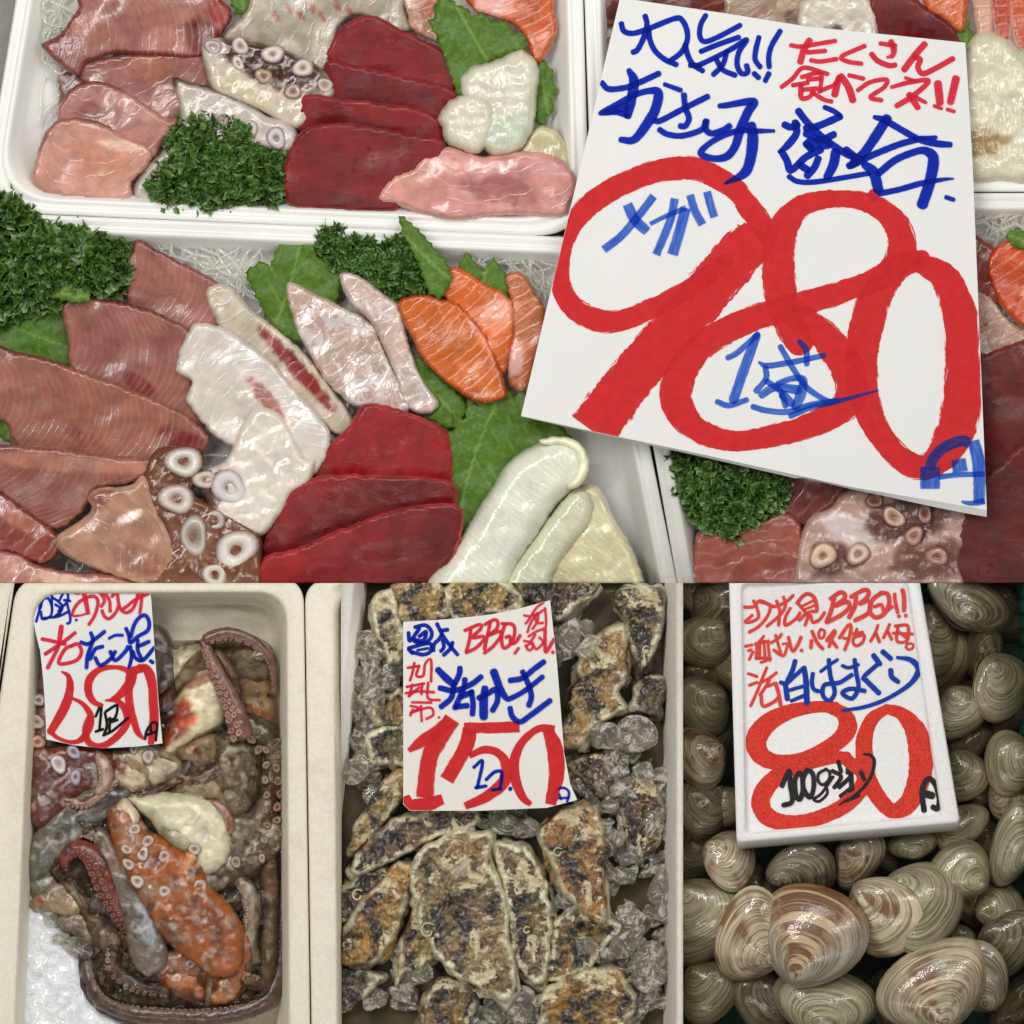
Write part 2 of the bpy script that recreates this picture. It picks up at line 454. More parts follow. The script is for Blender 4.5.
C.w(596,180,8,60,"460,130 330,300 200,450 60,560;250,195,75 310,320,80 410,415,70;430,355,32 560,290,35 720,225,40;630,150 590,330 480,600;715,225,80 670,400,80 610,600,80;750,120 790,250 850,360;885,95 920,220 945,300", *bw, cap=False)
C.w(710,320,8,44,"140,305 220,260 380,115;372,130,60 290,340,75 185,640,75;55,655 150,685 290,640;390,340,20 450,367,44 620,345,44 910,285,40;440,380 445,470 365,570;450,490 560,570 600,690;560,215 650,370 760,530 880,620 960,660;715,175 765,240 770,355;540,510 650,470 740,480,60 720,600,80 680,700,60;410,600,60 520,540,60 700,560,70;340,695 450,725 620,735 800,680 1020,645;580,600,70 650,670,60", 'blue_quantity', BLUEW)
C.w(640,270,4,20,"600,585 690,548 780,528 950,482,6", 'blue_quantity', BLUEW)
C.w(900,420,10.24,105,"300,510 330,400 450,280 620,215 700,235;300,480,190 300,705,190;590,400,140 610,530,150;390,585,50 600,560,50 860,552,50;745,210,110 790,400,125 805,600,120 800,850,110;620,835,20 720,852,50 860,830,60", 'yen_character', BLUEW, cap=False)
C.done()

# ---- panel B card
PANEL[0] = 'B'
def z2(x, y): return 74-0.0012*(x-100)**2*0+.004*(y-660)**2*0-.05*(y-660)+0*x
c2 = thing('price_card', 'small white 680 yen paper tag over the box of live octopus legs', 'price card', 96, 670, 70)
O = pl("27,575 60,572 110,571 148,570 152,600 156,660 160,712 163,743 140,746 103,748 75,745 47,739 46,710 44,680 41,651 37,635 33,615 30,598")
O = straight(O, 6)
def flat_card(O, zf, mat, parent, th=1.2, res=8):
    V2, F = fill(O, res); n = len(V2)
    top = np.stack([V2[:, 0], V2[:, 1], zf(V2[:, 0], V2[:, 1])], 1); bot = top.copy(); bot[:, 2] -= th
    E = {}
    for f in F:
        for a, b in zip(f, f[1:]+f[:1]): E[(a, b)] = 1
    FF = [tuple(reversed(f)) for f in F]+[tuple(i+n for i in f) for f in F]+[(a, b, b+n, a+n) for (a, b) in E if (b, a) not in E]
    return mk('card', np.concatenate([top, bot]), FF, mat, parent, smooth=False)
flat_card(O, z2, PAPER, c2)
C = Card(c2, z2, O)
C.w(28,583,16,38,"55,175 100,210 190,205 295,105;205,190 200,400 145,615;215,400 250,270 330,240 380,320 400,420 370,530 250,570 220,450;410,75 395,240 400,420;400,230 470,270 560,360 540,450 430,540;480,70 620,140 655,200 640,300 560,380 500,450;580,150 520,270;590,270 690,285;640,330 670,450 690,560 680,630 640,645;230,565 340,550 500,530 650,460;450,340 530,400 510,520;780,585", *blu)
C.w(70,580,12.19,38,"45,140 110,160 200,110 290,60;130,70,45 190,200,55 230,400,50;220,405,20 130,430,25 45,430,30 60,350 130,260 250,200 330,210 350,290 310,430 240,540;320,100 390,170 430,250 390,320;430,150 490,250 500,380;400,370 430,440 490,468 570,390 600,320;520,200 580,150 600,270 630,350 700,320 800,240 960,165;650,110 770,50 820,100 830,200 780,340 700,395 640,370;880,165 880,260 860,400", *rt)
C.w(36,610,8,29,"365,255 420,270 480,230 555,170;445,180 460,240 420,360 410,460;540,290 480,310 440,390;480,380 520,440 600,390 640,330;600,330 640,400 720,330 740,290;590,225,22 640,200,22 700,200,22;725,145 750,200 760,260 820,210 900,160 910,90 880,40 830,60 790,120 765,210;820,240 820,320 850,390;820,290 910,250;760,290 770,370 750,460;780,330 800,380 860,400 950,300;920,405 940,418", *blu)
C.w(36,610,8,28,"55,230 130,245 240,270;210,130,38 200,200,38 180,300,30 100,460,30;320,180 230,250 80,350;290,285 340,270 370,330 330,400 210,430 190,400 240,310 290,285", *rt)
C.w(40,655,8,50,"180,130,12 235,170,40 245,270,65 200,420,75 90,610,60;80,600,40 150,662,28 260,695,30 340,670,50 400,580,55 410,480,50 350,390,35 270,345,22;745,165,50 680,110,40 580,95,35 470,120,48 400,200,65 395,300,60 440,375,45 500,400,30;760,130,50 720,230,80 640,320,60 580,355,35;530,360,15 620,365,40 690,440,55 700,540,55 620,650,55 500,725,50 400,700,50 370,600,55 400,500,50;850,100,50 740,140,70 715,300,60 730,430,60 780,600,50 830,665,20;800,95,50 860,115,70 900,220,75 915,400,75 915,560,75 890,700,50", *red)
C.w(40,655,8,19,"450,490 495,400 480,600;450,610 510,590;525,460 540,560 515,640;530,450 620,400 605,500 540,515;565,500 560,610;570,535 625,515;510,640 590,600 710,500", 'black_quantity', BLACK)
C.w(40,655,8,19,"845,670 860,600 910,535 940,560 930,680;850,640 935,610;890,570 895,630", 'yen_character', BLACK)
C.done()

# ---- panel C card
PANEL[0] = 'C'
def z3(x, y): return 86+10*sstep(540, 580, x)*sstep(740, 805, y)+0*x
c3 = thing('price_card', 'cream 150 yen paper card lying across the oysters on ice', 'price card', 485, 712, 80)
O = straight(catmull(pl("403.5,621.5 446,619 491,614 520,608 550,600"), False, 5).tolist()+pl("557,664 564,752 570,783 577,799 547,807 480,810 410,810 403.5,803.5"), 6)
flat_card(O, z3, PAPER2, c3)
C = Card(c3, z3, O)
C.w(400,600,10.24,37,"155,275 260,255 320,310 320,380 250,440 150,420;90,330 105,415 200,290;200,370 270,320 240,410 140,400;90,490 300,440 315,520 240,555 130,530;90,500 130,540;180,510,25 290,490,25;380,240 440,360 520,470 590,555;430,310 490,300;345,515 350,450 400,400 430,350;440,410 450,480 420,520;540,430 520,490 450,560", *blu)
C.w(460,595,10.24,34,"50,360 200,300 215,340 130,430 240,420 240,460 160,540 65,585;110,350 100,450 65,580;255,300 350,250 390,280 370,350 290,410 400,370 420,410 340,520 250,590;310,280 280,420 250,550;430,290 540,300 560,380 530,480 460,540 430,500 430,400 460,300;470,430 510,420 520,490 570,480 615,410;600,540,28 560,595,28;870,350 870,480 880,580 960,450;945,580", *rt)
C.w(460,595,10.24,23,"855,75 780,130 710,240 670,290;655,205 710,215;690,380 720,290 790,180;750,190 780,280 740,345;870,130 880,260 870,330 780,370 700,420;790,200 850,150;800,180 800,280 850,280;655,465 720,470 770,400;680,520 720,490 750,520 720,560 690,550 670,510;740,480 780,550 850,480 810,430", *rt)
C.w(400,600,10.24,26,"80,690 200,670;150,640 130,740 105,820;200,670 170,770 240,770 260,650 320,610 320,830;70,885 250,850;130,860 100,980;60,950 200,930 350,940;230,850 220,960;290,840 290,1000 410,1020;90,980 200,890", 'red_side_note', REDT)
C.w(400,700,5.689,13,"60,30 110,42 80,60;120,30 125,118;60,70 170,40 190,80 150,105;75,50 60,85;70,10 180,12;220,95", 'red_side_note', REDT)
C.w(430,650,8,42,"65,155,50 140,230,55 190,270,50;80,300 200,320 330,270 410,210;240,140 235,190 190,290 170,380 90,450;280,230 270,300 200,460;210,450 300,440;330,330 345,420 340,510;250,370 340,330;390,380 470,340 530,310 540,400 500,480;440,300,50 430,400,65 430,530,65;510,170,60 560,300,55 610,380,45 650,380,40 760,320,38 900,210,38;640,240 740,220 830,150 910,90;740,170 790,280 810,370 790,440;640,460 660,530 720,570 800,520 960,400", 'blue_lettering', BLUE)
C.w(400,700,5.689,60,"50,285,25 120,235,60 220,165,62 280,110,62;300,105,90 215,230,92 165,340,92 140,550,95;35,540,40 60,590,65 150,590,75 245,560,55;365,158,60 680,150,60;400,160,80 370,270,80 265,450,80;395,315,30 480,280,42 560,300,45 605,370,60 590,460,70 500,540,60 370,600,40;880,165,50 790,160,40 700,230,45 650,340,55 660,460,55 700,550,45 745,590,25;840,160,60 880,280,90 890,420,85 855,590,60", *red, cap=False)
C.w(400,700,5.689,18,"420,380 470,345 440,495;430,495 490,485;490,450 540,405 580,410 570,500;510,510 575,500;625,500,22", 'blue_quantity', BLUE)
C.w(400,700,5.689,18,"870,570,13 890,510,13 930,495,13 960,520,13 950,575,13;875,555,11 960,550,11;905,530,11 915,560,11", 'yen_character', BLUE)
C.done()

# ---- panel D sign: shallow foam lid used as a sign
PANEL[0] = 'D'
FOAMW = None
def foam_mat(name, col, px=1.8, b=.35, rough=.6, dirt=0.0, dcol=(.3, .25, .15)):
    t = NT(name)
    v = t.n('ShaderNodeTexVoronoi'); t.l(t.obj(), v.inputs['Vector']); v.inputs['Scale'].default_value = fs(px*1.6)
    base = t.mix(t.ramp(v.outputs['Distance'], [(.2, 0), (.9, 1)]), tuple(col), tuple(np.array(col)*.93))
    if dirt:
        f = t.ramp(t.noise(26, detail=6, rough=.7), [(.5, 0), (.72, dirt)])
        base = t.mix(f, base, tuple(dcol))
    h = t.math('ADD', t.math('MULTIPLY', v.outputs['Distance'], -1.0), t.noise(30, detail=2))
    return t.pbr(Base_Color=base, Roughness=rough, Normal=t.bump(h, 1.0, b), Specular_IOR_Level=.4)
FOAMS = foam_mat('white_foam_bead', srgb((236, 234, 232)), 2.2, .3)
SIGN_Z = 88
def rounded(poly, r, step=3.0):
    """round the corners of a polygon"""
    P = np.asarray(poly, float); n = len(P); out = []
    rr = r if np.ndim(r) else [r]*n
    for i in range(n):
        a, b, c = P[i-1], P[i], P[(i+1) % n]
        u = (a-b)/np.linalg.norm(a-b); v = (c-b)/np.linalg.norm(c-b)
        k = rr[i]; p, q = b+u*k, b+v*k; m = 8
        for j in range(m+1):
            t = j/m; out.append((1-t)**2*p+2*t*(1-t)*b+t*t*q)
    return np.array(out)
def loft(name, rings, mat, parent=None, closed_top=None, closed_bottom=True, label=None, colf=None, panel='cur', kind=None, sm=True):
    """rings: list of (Nx2 array, z); all with the same number of points"""
    V = np.concatenate([np.column_stack([r, np.full(len(r), float(z))]) if np.ndim(z) == 0 else np.column_stack([r, z]) for r, z in rings])
    m = len(rings[0][0]); F = []
    for k in range(len(rings)-1):
        for i in range(m):
            a = k*m+i; b = k*m+(i+1) % m
            F.append((a, a+m, b+m, b))
    F.append(tuple((len(rings)-1)*m+i for i in range(m))[::-1])
    if closed_bottom: F.append(tuple(range(m)))
    return mk(name, V, F, mat, parent, panel=panel, smooth=sm, label=label)
def quad_round(q, r, grow=0.0):
    q = np.asarray(q, float); c = q.mean(0); n = len(q); out = []
    # offset each edge outward by grow
    L = []
    for i in range(n):
        a, b = q[i], q[(i+1) % n]; t = (b-a)/np.linalg.norm(b-a); nn = np.array([t[1], -t[0]])
        if nn@((a+b)/2-c) < 0: nn = -nn
        g = grow if np.ndim(grow) == 0 else grow[i]
        L.append((a+nn*g, t))
    for i in range(n):
        p, t = L[i-1]; p2, t2 = L[i]
        A = np.array([t, -t2]).T; s = np.linalg.solve(A, p2-p); out.append(p+t*s[0])
    return rounded(out, r)
sg = thing('price_sign', 'white foam tray sign with 80 yen in red lettering resting on the clams', 'price sign', 843, 715, SIGN_Z-20)
outer = [(728.5,577), (917.5,574), (959,822), (736,842)]
inner = [(741,584), (906,581), (941,815), (745.5,833)]
rings = [(quad_round([(728.5,577), (918,574), (959.5,830), (737,849)], 5), SIGN_Z-24),
         (quad_round(outer, 6), SIGN_Z-2), (quad_round(outer, 6, -1.2), SIGN_Z-.6), (quad_round(outer, 6, -2.2), SIGN_Z),
         (quad_round(inner, 7, 1.6), SIGN_Z), (quad_round(inner, 7, .6), SIGN_Z-.8), (quad_round(inner, 6, -.5), SIGN_Z-7), (quad_round(inner, 5, -2.0), SIGN_Z-8)]
loft('foam_tray', rings, FOAMS, sg)
def z4(x, y): return SIGN_Z-8+0*x
C = Card(sg, z4)
rf = ('thin_red_lettering', REDFT); bf = ('blue_lettering', BLUEF); gf = ('grey_quantity', GREYF)
C.stroke([(835,707,11),(815,706.5,11),(790,711,14),(768,722,18),(756,738,20),(759,753,18),(773,761,15),(795,760,13),(815,753,13),(838,740,16),(847,726,18),(842,713,14),(828,707,10)], 'price_digits', REDF)
C.stroke([(846,758,13),(832,757,12),(805,763,14),(785,770,15),(768,784,17),(760,800,18),(766,815,17),(785,822,15),(812,819,14),(842,806,15),(860,788,15),(862,773,13),(848,761,12)], 'price_digits', REDF)
C.w(830,700,8,100,"450,65,70 330,150,100 270,300,125 270,450,130 290,600,125 370,760,125 490,880,115 620,820,150 700,640,170 722,450,185 680,250,160 570,110,105 440,65,70", 'price_digits', REDF)
C.w(736,583,10.24,31,"75,245 180,240 240,180 380,240;175,180 210,260 225,350 150,395 90,395 160,330;240,190 340,230 320,330 230,440 130,500;370,240 430,230 520,180 580,125;410,180 440,280 430,430;480,140 500,230 440,330 310,440;550,255 500,350 500,430 600,370 650,300;620,205,38 680,130,38 740,110,38 800,160,38 820,280,36 760,290 690,330 640,380;630,210 700,290;660,240,24 780,180,24;690,270,24 790,230,24;740,320 700,430;760,330 780,400 850,370 900,300", *rf)
C.w(820,583,10.24,42,"100,160 200,95 250,120 230,170 150,230 270,190 290,250 200,330 60,400;140,130 110,270 60,400;310,140 440,70 490,90 470,150 400,210 480,180 510,220 480,310 350,380;360,110 350,230 290,350;620,100 530,170 500,280 560,350 650,310 700,200 680,110 610,100;550,240,34 620,220,34 650,290,34 730,240,34;755,110,34 760,180,34 785,300,34;835,70 850,140 850,280;795,335,36;865,330,36;60,590,30 150,490,30 100,600,30 85,650,30;110,580,32 165,655,32;190,560,32 280,430,32 310,440,32 290,560,32 245,680,32;230,560,26 290,570,26;370,470,32 330,600,32 370,640,32 430,600,32 440,530,32 350,550,32;310,520,26 430,500,26;585,430,30 560,500,30 510,595,30;560,500,34 600,600,34;705,420,30 680,480,30 640,560,30;690,500,32 725,575,32;760,440,32 880,430,32 900,500,32;740,510,28 940,520,28;790,440,30 780,590,30 880,590,30 900,480,30;800,500,30 880,560,34;880,620,24 940,620,24 940,660,24 900,680,24 870,650,24 890,615,24", *rf)
C.w(736,583,10.24,27,"90,645 160,630;120,690 150,680;130,780 170,700;200,640 280,540;190,620 330,590;210,630 200,770;240,600 235,770;280,590 290,740;320,600 340,790;200,770 310,760;250,810 350,770;350,610 430,560 460,520;400,530 430,640 450,730 380,680;390,690 480,740 520,640;530,550,32 570,690,32 620,640,32 660,550,32;470,620,20 520,615,20;660,685,34;765,585,34 760,660,34;770,490,34 820,600,34 880,670,34;860,470 900,490 890,550 850,560 840,510 860,470;920,580 1000,480", *rf)
C.w(736,640,10.24,30,"120,340 210,370;130,460 210,430;310,280 260,400 230,480 145,670;410,330 330,390 230,440;340,400 300,470 240,560;400,440,38 430,540,38 450,660,38;250,540,34 270,670,34 380,630,34 440,570,34;290,480 390,440", *rf)
C.w(736,640,10.24,40,"600,210,46 570,310,46 510,430,40;450,430 510,440 600,360 690,280;500,450,50 520,600,50;690,280,50 710,420,55 720,640,55;540,510,34 680,470,34;560,620,34 700,560,36;780,340 770,430 790,500 840,520", *bf)
C.w(820,640,9.31,38,"0,290,28 80,230,28 155,180,28;75,180 90,330 130,480 80,560 20,510 30,420 110,400 180,390 290,320;200,235,30 260,255,30 350,225,30;315,180 330,300 350,440 290,540 200,490 280,450 410,470;490,140,45 550,220,45;530,220 400,340 420,370,45 540,490,45;575,105,44 650,170,44;650,275,44 660,340,44 720,385,40;710,160,26 830,180,45 905,250,55 890,330,50 800,430,40 600,550,34 400,620,32 200,650,24", *bf)
C.w(770,740,10.24,46,"115,465 190,310 200,450 220,620 130,660;290,330 250,400 260,560 300,600 330,500 320,360 290,330;370,300 330,400 340,500 400,580 440,480 430,340 370,300;570,290,28 490,340,28 490,420,28 540,450,28 600,390,28 600,320,28 560,290,28;560,450,28 580,540,28 500,620,28 440,600,28 520,540,28 640,370,28;690,210,40 720,320,40;800,180,45 790,330,45;630,310,40 720,370,40 650,480,40;700,480,40 820,370,40;720,570,48 840,480,48;820,330,50 830,500,50;720,640,40 900,560,40;880,240,42 920,320,42 960,400,42;950,140,20 1020,150,32 1060,220,32 1020,380,32 900,530,32 700,660,15", *gf)
C.w(830,700,8,42,"745,880 730,720 780,625 840,680 868,800 850,865 815,850;740,740,60 810,760,55", 'yen_character', GREYF)
C.done()
# =============================== shared food materials ===============================
def flesh(name, line=None, period=8.0, lamt=.5, lw=.35, mott=(14, .12), rough=.28, coat=.6, bump=.5, bpx=5, sss=.04, wet=.9, lnoise=.8, silver=False, fine=.25):
    t = NT(name); base = t.attr('col')
    base = t.mix(1.0, base, t.ramp(t.noise(mott[0], detail=5), [(.25, 1-mott[1]), (.75, 1+mott[1])]), 'MULTIPLY')
    h = t.math('MULTIPLY', t.noise(bpx, detail=4), 1.0)
    if line is not None:
        g = t.attr('gs', 'Fac')
        ph = t.math('ADD', t.math('MULTIPLY', g, 2*math.pi/period), t.math('MULTIPLY', t.noise(30, detail=2), 6*lnoise))
        sn = t.math('SINE', ph)
        k = t.ramp(t.math('ADD', t.math('MULTIPLY', sn, .5), .5), [(1-lw, 0), (1, 1)])
        k2 = t.math('MULTIPLY', k, t.math('MULTIPLY', t.ramp(t.noise(26, detail=3), [(.38, .08), (.62, 1)]), lamt))
        base = t.mix(k2, base, tuple(line))
        h = t.math('ADD', h, t.math('MULTIPLY', k, .35))
    r = t.ramp(t.noise(10, detail=3), [(.3, rough*.6), (.7, min(1, rough*1.5))])
    n1 = t.bump(h, 1.0, bump)
    n2 = t.bump(t.noise(2.2, detail=3), 1.0, fine, n1)
    kw = dict(Base_Color=base, Roughness=r, Normal=n1, Coat_Weight=coat, Coat_Roughness=.06, Coat_Normal=n2, Coat_IOR=1.36,
              Subsurface_Weight=sss, Subsurface_Radius=(1.0, .45, .3), Subsurface_Scale=.003)
    if silver:
        m = t.ramp(t.noise(24, detail=6, rough=.72, dist=1.4), [(.5, 0), (.535, 1)])  # broken white patches: silver skin plus its lamp reflections, put into the colour
        mm = t.math('MULTIPLY', m, t.attr('sk', 'Fac'))
        mm = t.math('MULTIPLY', mm, .7); base2 = t.mix(mm, base, tuple(srgb((222, 216, 214))))
        kw['Base_Color'] = base2; kw['Metallic'] = t.math('MULTIPLY', mm, .2)
    return t.pbr(**kw)
M_YT = flesh('yellowtail_flesh', srgb((176, 122, 100)), 7.0, .42, .30, mott=(24, .3), rough=.35, bump=.22, lnoise=1.3, fine=.12)
M_PALE = flesh('pale_fish_flesh', srgb((186, 138, 116)), 15, .35, .16, mott=(16, .22), lnoise=2.2, rough=.3, bump=.45, bpx=22, fine=.15)
M_TUNA = flesh('tuna_flesh', srgb((170, 60, 60)), 17, .1, .10, mott=(26, .12), lnoise=1.6, rough=.5, coat=.18, bump=.15, bpx=4, fine=.08)
M_SALM = flesh('salmon_flesh', srgb((238, 150, 100)), 10, .4, .2, lnoise=1.4, rough=.25, coat=.9, bump=.7, bpx=9, fine=.5)
M_SILV = flesh('silver_skinned_fish_flesh', srgb((214, 190, 178)), 14, .3, .2, lnoise=2.0, rough=.28, coat=.7, bump=.6, bpx=10, silver=True)
M_SQUID = flesh('squid_flesh', srgb((226, 226, 206)), 5.5, .08, .3, mott=(20, .09), rough=.2, coat=.9, bump=.5, bpx=13, sss=.25, lnoise=1.6, fine=.35)
M_OCTO = flesh('octopus_flesh', None, mott=(10, .12), rough=.25, coat=.8, bump=.6, bpx=9, sss=.15)
M_SUCK = flesh('octopus_sucker', None, mott=(6, .08), rough=.3, coat=.7, bump=.3)

def Z(x0, y0, k, s):
    return [(x0+a/k, y0+b/k) for a, b in pl(s)]
DIM = [.64]
def colfn(base, edge=None, ew=4.0, patches=(), var=.06, seed=0, es=None, grad=None):
    """base colour + darker or paler edge band + patches: natural marks, also a lit band painted into the colour"""
    base = srgb(base)
    def f(x, y, d):
        c = np.tile(base, (len(x), 1))
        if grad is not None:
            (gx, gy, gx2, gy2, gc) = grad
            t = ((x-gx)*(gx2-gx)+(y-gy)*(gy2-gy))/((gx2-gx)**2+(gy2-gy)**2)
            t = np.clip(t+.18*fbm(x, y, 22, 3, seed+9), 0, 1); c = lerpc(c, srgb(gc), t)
        for (px, py, rx, ry, ang, pc, amt) in patches:
            a = math.radians(ang); dx, dy = x-px, y-py
            u = (dx*math.cos(a)+dy*math.sin(a))/rx; v = (-dx*math.sin(a)+dy*math.cos(a))/ry
            r = np.hypot(u, v)+.45*fbm(x, y, max(6, min(rx, ry)*1.2), 3, seed+int(px))
            c = lerpc(c, srgb(pc), amt*(1-sstep(.7, 1.15, r)))
        if edge is not None:
            w = ew*(1+.6*fbm(x, y, 12, 2, seed+3)); k = 1-sstep(0, 1, d/np.maximum(w, .3))
            if es is not None:      # only along one side: direction (dx, dy)
                k = k*sstep(-.1, .3, ((x-es[0])*es[2]+(y-es[1])*es[3])/30)
            c = lerpc(c, srgb(edge), k)
        c = c*(1+2*var*fbm(x, y, 30, 3, seed+5)+var*fbm(x, y, 9, 3, seed+4))[:, None]
        lum = c.mean(1)[:, None]; c = np.clip(c, 0, 1)**1.35*DIM[0]*(1+.7*sstep(.28, .52, lum))
        return c
    return f
def gsn(cx, cy, ang, bend=0.0):
    a = math.radians(ang)
    def f(x, y):
        u = (x-cx)*math.cos(a)+(y-cy)*math.sin(a); v = -(x-cx)*math.sin(a)+(y-cy)*math.cos(a)
        return u+bend*v*v/100
    return f
def piece(name, label, cat, outline, mat, z, h, colf, group=None, ang=0, bend=0.0, sk=None, **kw):
    c = np.mean(outline, 0)
    if mat is not M_SQUID and mat is not M_OCTO:
        kw['edge'] = 2.6 if kw.get('edge', 5) < 12 else 6; kw['amp'] = kw.get('amp', 0)*.45; kw['asize'] = 24; h = h*.75; kw.setdefault('pw', 2.2)
        tl = kw.get('tilt', (0, 0)); kw['tilt'] = (tl[0]*1.8, tl[1]*1.8)
        sd_ = int(abs(c[0]*3+c[1])) % 97
        kw['zf'] = lambda x, y, d: 5.5*fbm(x, y, 55, 2, sd_)
    if sk is not None: kw['extra'] = lambda x, y, d: {'sk': sk(x, y, d)}
    kw.setdefault('jag', 1.8); kw.setdefault('edge', 5.0); kw.setdefault('res', 3.2); kw.setdefault('step', 2.6)
    o = slab(name, outline, mat, None, z, h, colf=colf, gsf=gsn(c[0], c[1], ang, bend), **kw)
    if o: props(o, label, cat, group)
    return o

_SK = {}
def sucker(parent, x, y, z, r, colf=(212, 200, 190), rim=(150, 110, 98), tilt=(0, 0), seed=0):
    prof = [(0, .12), (.22, .08), (.34, .30), (.5, .52), (.68, .56), (.85, .42), (1.0, .12), (1.04, -.5)]
    n = 18; V = []; Cc = []
    a0 = seed*.7; rs_ = random.Random(int(x*13+y*7)); el = rs_.uniform(.72, 1.0); ra = rs_.uniform(0, 3.14); op = rs_.uniform(.75, 1.3)
    prof = [(pr*(op if 0 < pr < .6 else 1), pz*(rs_.uniform(.7, 1.1) if pz > 0 else 1)) for pr, pz in prof]
    for q, (pr, pz) in enumerate(prof):
        for j in range(n):
            a = 2*math.pi*j/n
            w = 1+.10*math.sin(2*a+a0)+.06*math.sin(3*a+a0*2)
            X0 = pr*w*math.cos(a); Y0 = pr*w*math.sin(a)*el; X = X0*math.cos(ra)-Y0*math.sin(ra); Y = X0*math.sin(ra)+Y0*math.cos(ra)
            V.append((x+r*X, y+r*Y, z+r*pz*.8+tilt[0]*r*X+tilt[1]*r*Y))
            t = [1, .75, .35, 0, 0, .25, .85, 1][q]
            Cc.append(srgb(colf)*(1-t)+srgb(rim)*t if q != 0 else srgb(rim)*.6)
    F = []
    for q in range(len(prof)-1):
        for j in range(n):
            a = q*n+j; b = q*n+(j+1) % n
            F.append((a, a+n, b+n, b))
    F.append(tuple(range(n)))
    return mk('sucker', V, F, M_SUCK, parent, {'col': np.array(Cc)})

# ---------- greens ----------
def leafmat(name, c1, c2, c3=None, rough=.4, spec=.5):
    t = NT(name)
    b = t.mix(t.ramp(t.noise(5, detail=3), [(.3, 0), (.7, 1)]), tuple(c1), tuple(c2))
    b = t.mix(t.attr('vn', 'Fac'), b, tuple(c3 if c3 is not None else c2))
    n = t.bump(t.noise(3, detail=3), 1.0, .5)
    return t.pbr(Base_Color=b, Roughness=rough, Normal=n, Specular_IOR_Level=spec)
M_PARS = leafmat('parsley_leaf', srgb((22, 50, 12)), srgb((62, 104, 30)), srgb((134, 168, 88)), .3)
M_SHISO = leafmat('shiso_leaf', srgb((62, 96, 14)), srgb((84, 120, 26)), srgb((118, 150, 62)), .42, .3)
def parsley(label, outline, z, h, n, size=6.5, seed=0):
    rg = np.random.default_rng(100+seed); O = catmull(outline, True, 4)
    c = O.mean(0); x0, y0 = O.min(0); x1, y1 = O.max(0)
    VV, FF, VN = [], [], []; cnt = 0; k = 0
    while k < n:
        px, py = rg.uniform(x0, x1), rg.uniform(y0, y1)
        if not inside(np.array([px]), np.array([py]), O)[0]: continue
        d = dist_poly(np.array([px]), np.array([py]), O)[0]
        k += 1
        cl = .5+.5*pnoise(np.array([px/15.]), np.array([py/15.]), seed+11)[0]*1.6
        zz = z+h*(1-(1-min(1, d/22))**2)*(.3+.7*np.clip(cl, 0, 1))*rg.uniform(.75, 1.05)
        r = size*rg.uniform(.6, 1.2); m = 22
        nx, ny = rg.normal(0, .5, 2); dxy = (np.array([px, py])-c)/40; nx += dxy[0]*.6; ny += dxy[1]*.6
        T1 = np.array([1, 0, -nx]); T1 /= np.linalg.norm(T1); N = np.array([nx, ny, 1.0]); N /= np.linalg.norm(N); T2 = np.cross(N, T1)
        a0 = rg.uniform(0, 6.28); span = 6.0; P = [np.array([px, py, zz])]; vn = [.0]
        p1, p2 = rg.uniform(0, 6.28, 2); f1, f2 = rg.integers(3, 5), rg.integers(7, 10)
        for ring, rr in ((1, .45), (2, .8), (3, 1.0)):
            for j in range(m+1):
                a = a0+span*j/m; ph = span*j/m
                w = r*(.34*math.sin(f1*ph+p1)+.30*math.sin(f2*ph+p2))*(rr**2.2)+r*.25*rr
                q = rr*r*(1+.22*math.sin(f1*ph*1.0+p2)*rr+(.10*(1 if j % 2 else -1) if ring == 3 else 0))
                P.append(P[0]+T1*math.cos(a)*q+T2*math.sin(a)*q+N*w); vn.append([0, .0, .12, .75][ring]*rg.uniform(.4, 1))
        P = np.array(P)
        for j in range(m):
            FF.append((cnt, cnt+1+j, cnt+2+j))
            for ring in (0, 1):
                a = cnt+1+ring*(m+1)+j; b = a+m+1
                FF.append((a, b, b+1, a+1))
        VV.append(P); VN += vn; cnt += len(P)
    o = mk('parsley', np.concatenate(VV), FF, M_PARS, None, {'vn': np.array(VN)}, cap=False, smooth=True)
    return props(o, label, 'parsley')
def shiso(label, outline, z, tipdir=0, wav=3.0, tilt=(0, 0), seed=0, vp=13.0, sharp=True, h=1.2):
    c = np.mean(outline, 0); a = math.radians(tipdir)
    def vn(x, y, d):
        u = (x-c[0])*math.cos(a)+(y-c[1])*math.sin(a); v = -(x-c[0])*math.sin(a)+(y-c[1])*math.cos(a)+.0012*u*u
        main = 1-sstep(.6, 1.6, np.abs(v))
        fr = np.abs(((u-np.abs(v)*.9)/vp) % 1-.5)*2
        side = (1-sstep(.0, .14, 1-fr))*.6
        return {'vn': np.maximum(main, side)*.8}
    zf = lambda x, y, d: wav*fbm(x, y, 28, 2, seed)+.6*fbm(x, y, 7, 2, seed+2)
    O = straight(outline, 3.2)
    nx = np.stack([np.roll(O[:, 1], -1)-np.roll(O[:, 1], 1), -(np.roll(O[:, 0], -1)-np.roll(O[:, 0], 1))], 1); nx /= np.linalg.norm(nx, axis=1)[:, None]+1e-6
    if not inside(np.array([(O[3]-nx[3])[0]]), np.array([(O[3]-nx[3])[1]]), O)[0]: nx = -nx
    tooth = np.tile([-.3, .9, 2.8], len(O)//3+1)[:len(O)]*(.7+.5*fbm(O[:, 0], O[:, 1], 9, 2, seed+8))
    O = O+nx*tooth[:, None]
    o = slab('shiso_leaf', O, M_SHISO, None, z, h, 2.0, tilt, zf=zf, sharp=sharp, res=2.6, step=2.6, extra=vn, under=.5)
    return props(o, label, 'leaf')
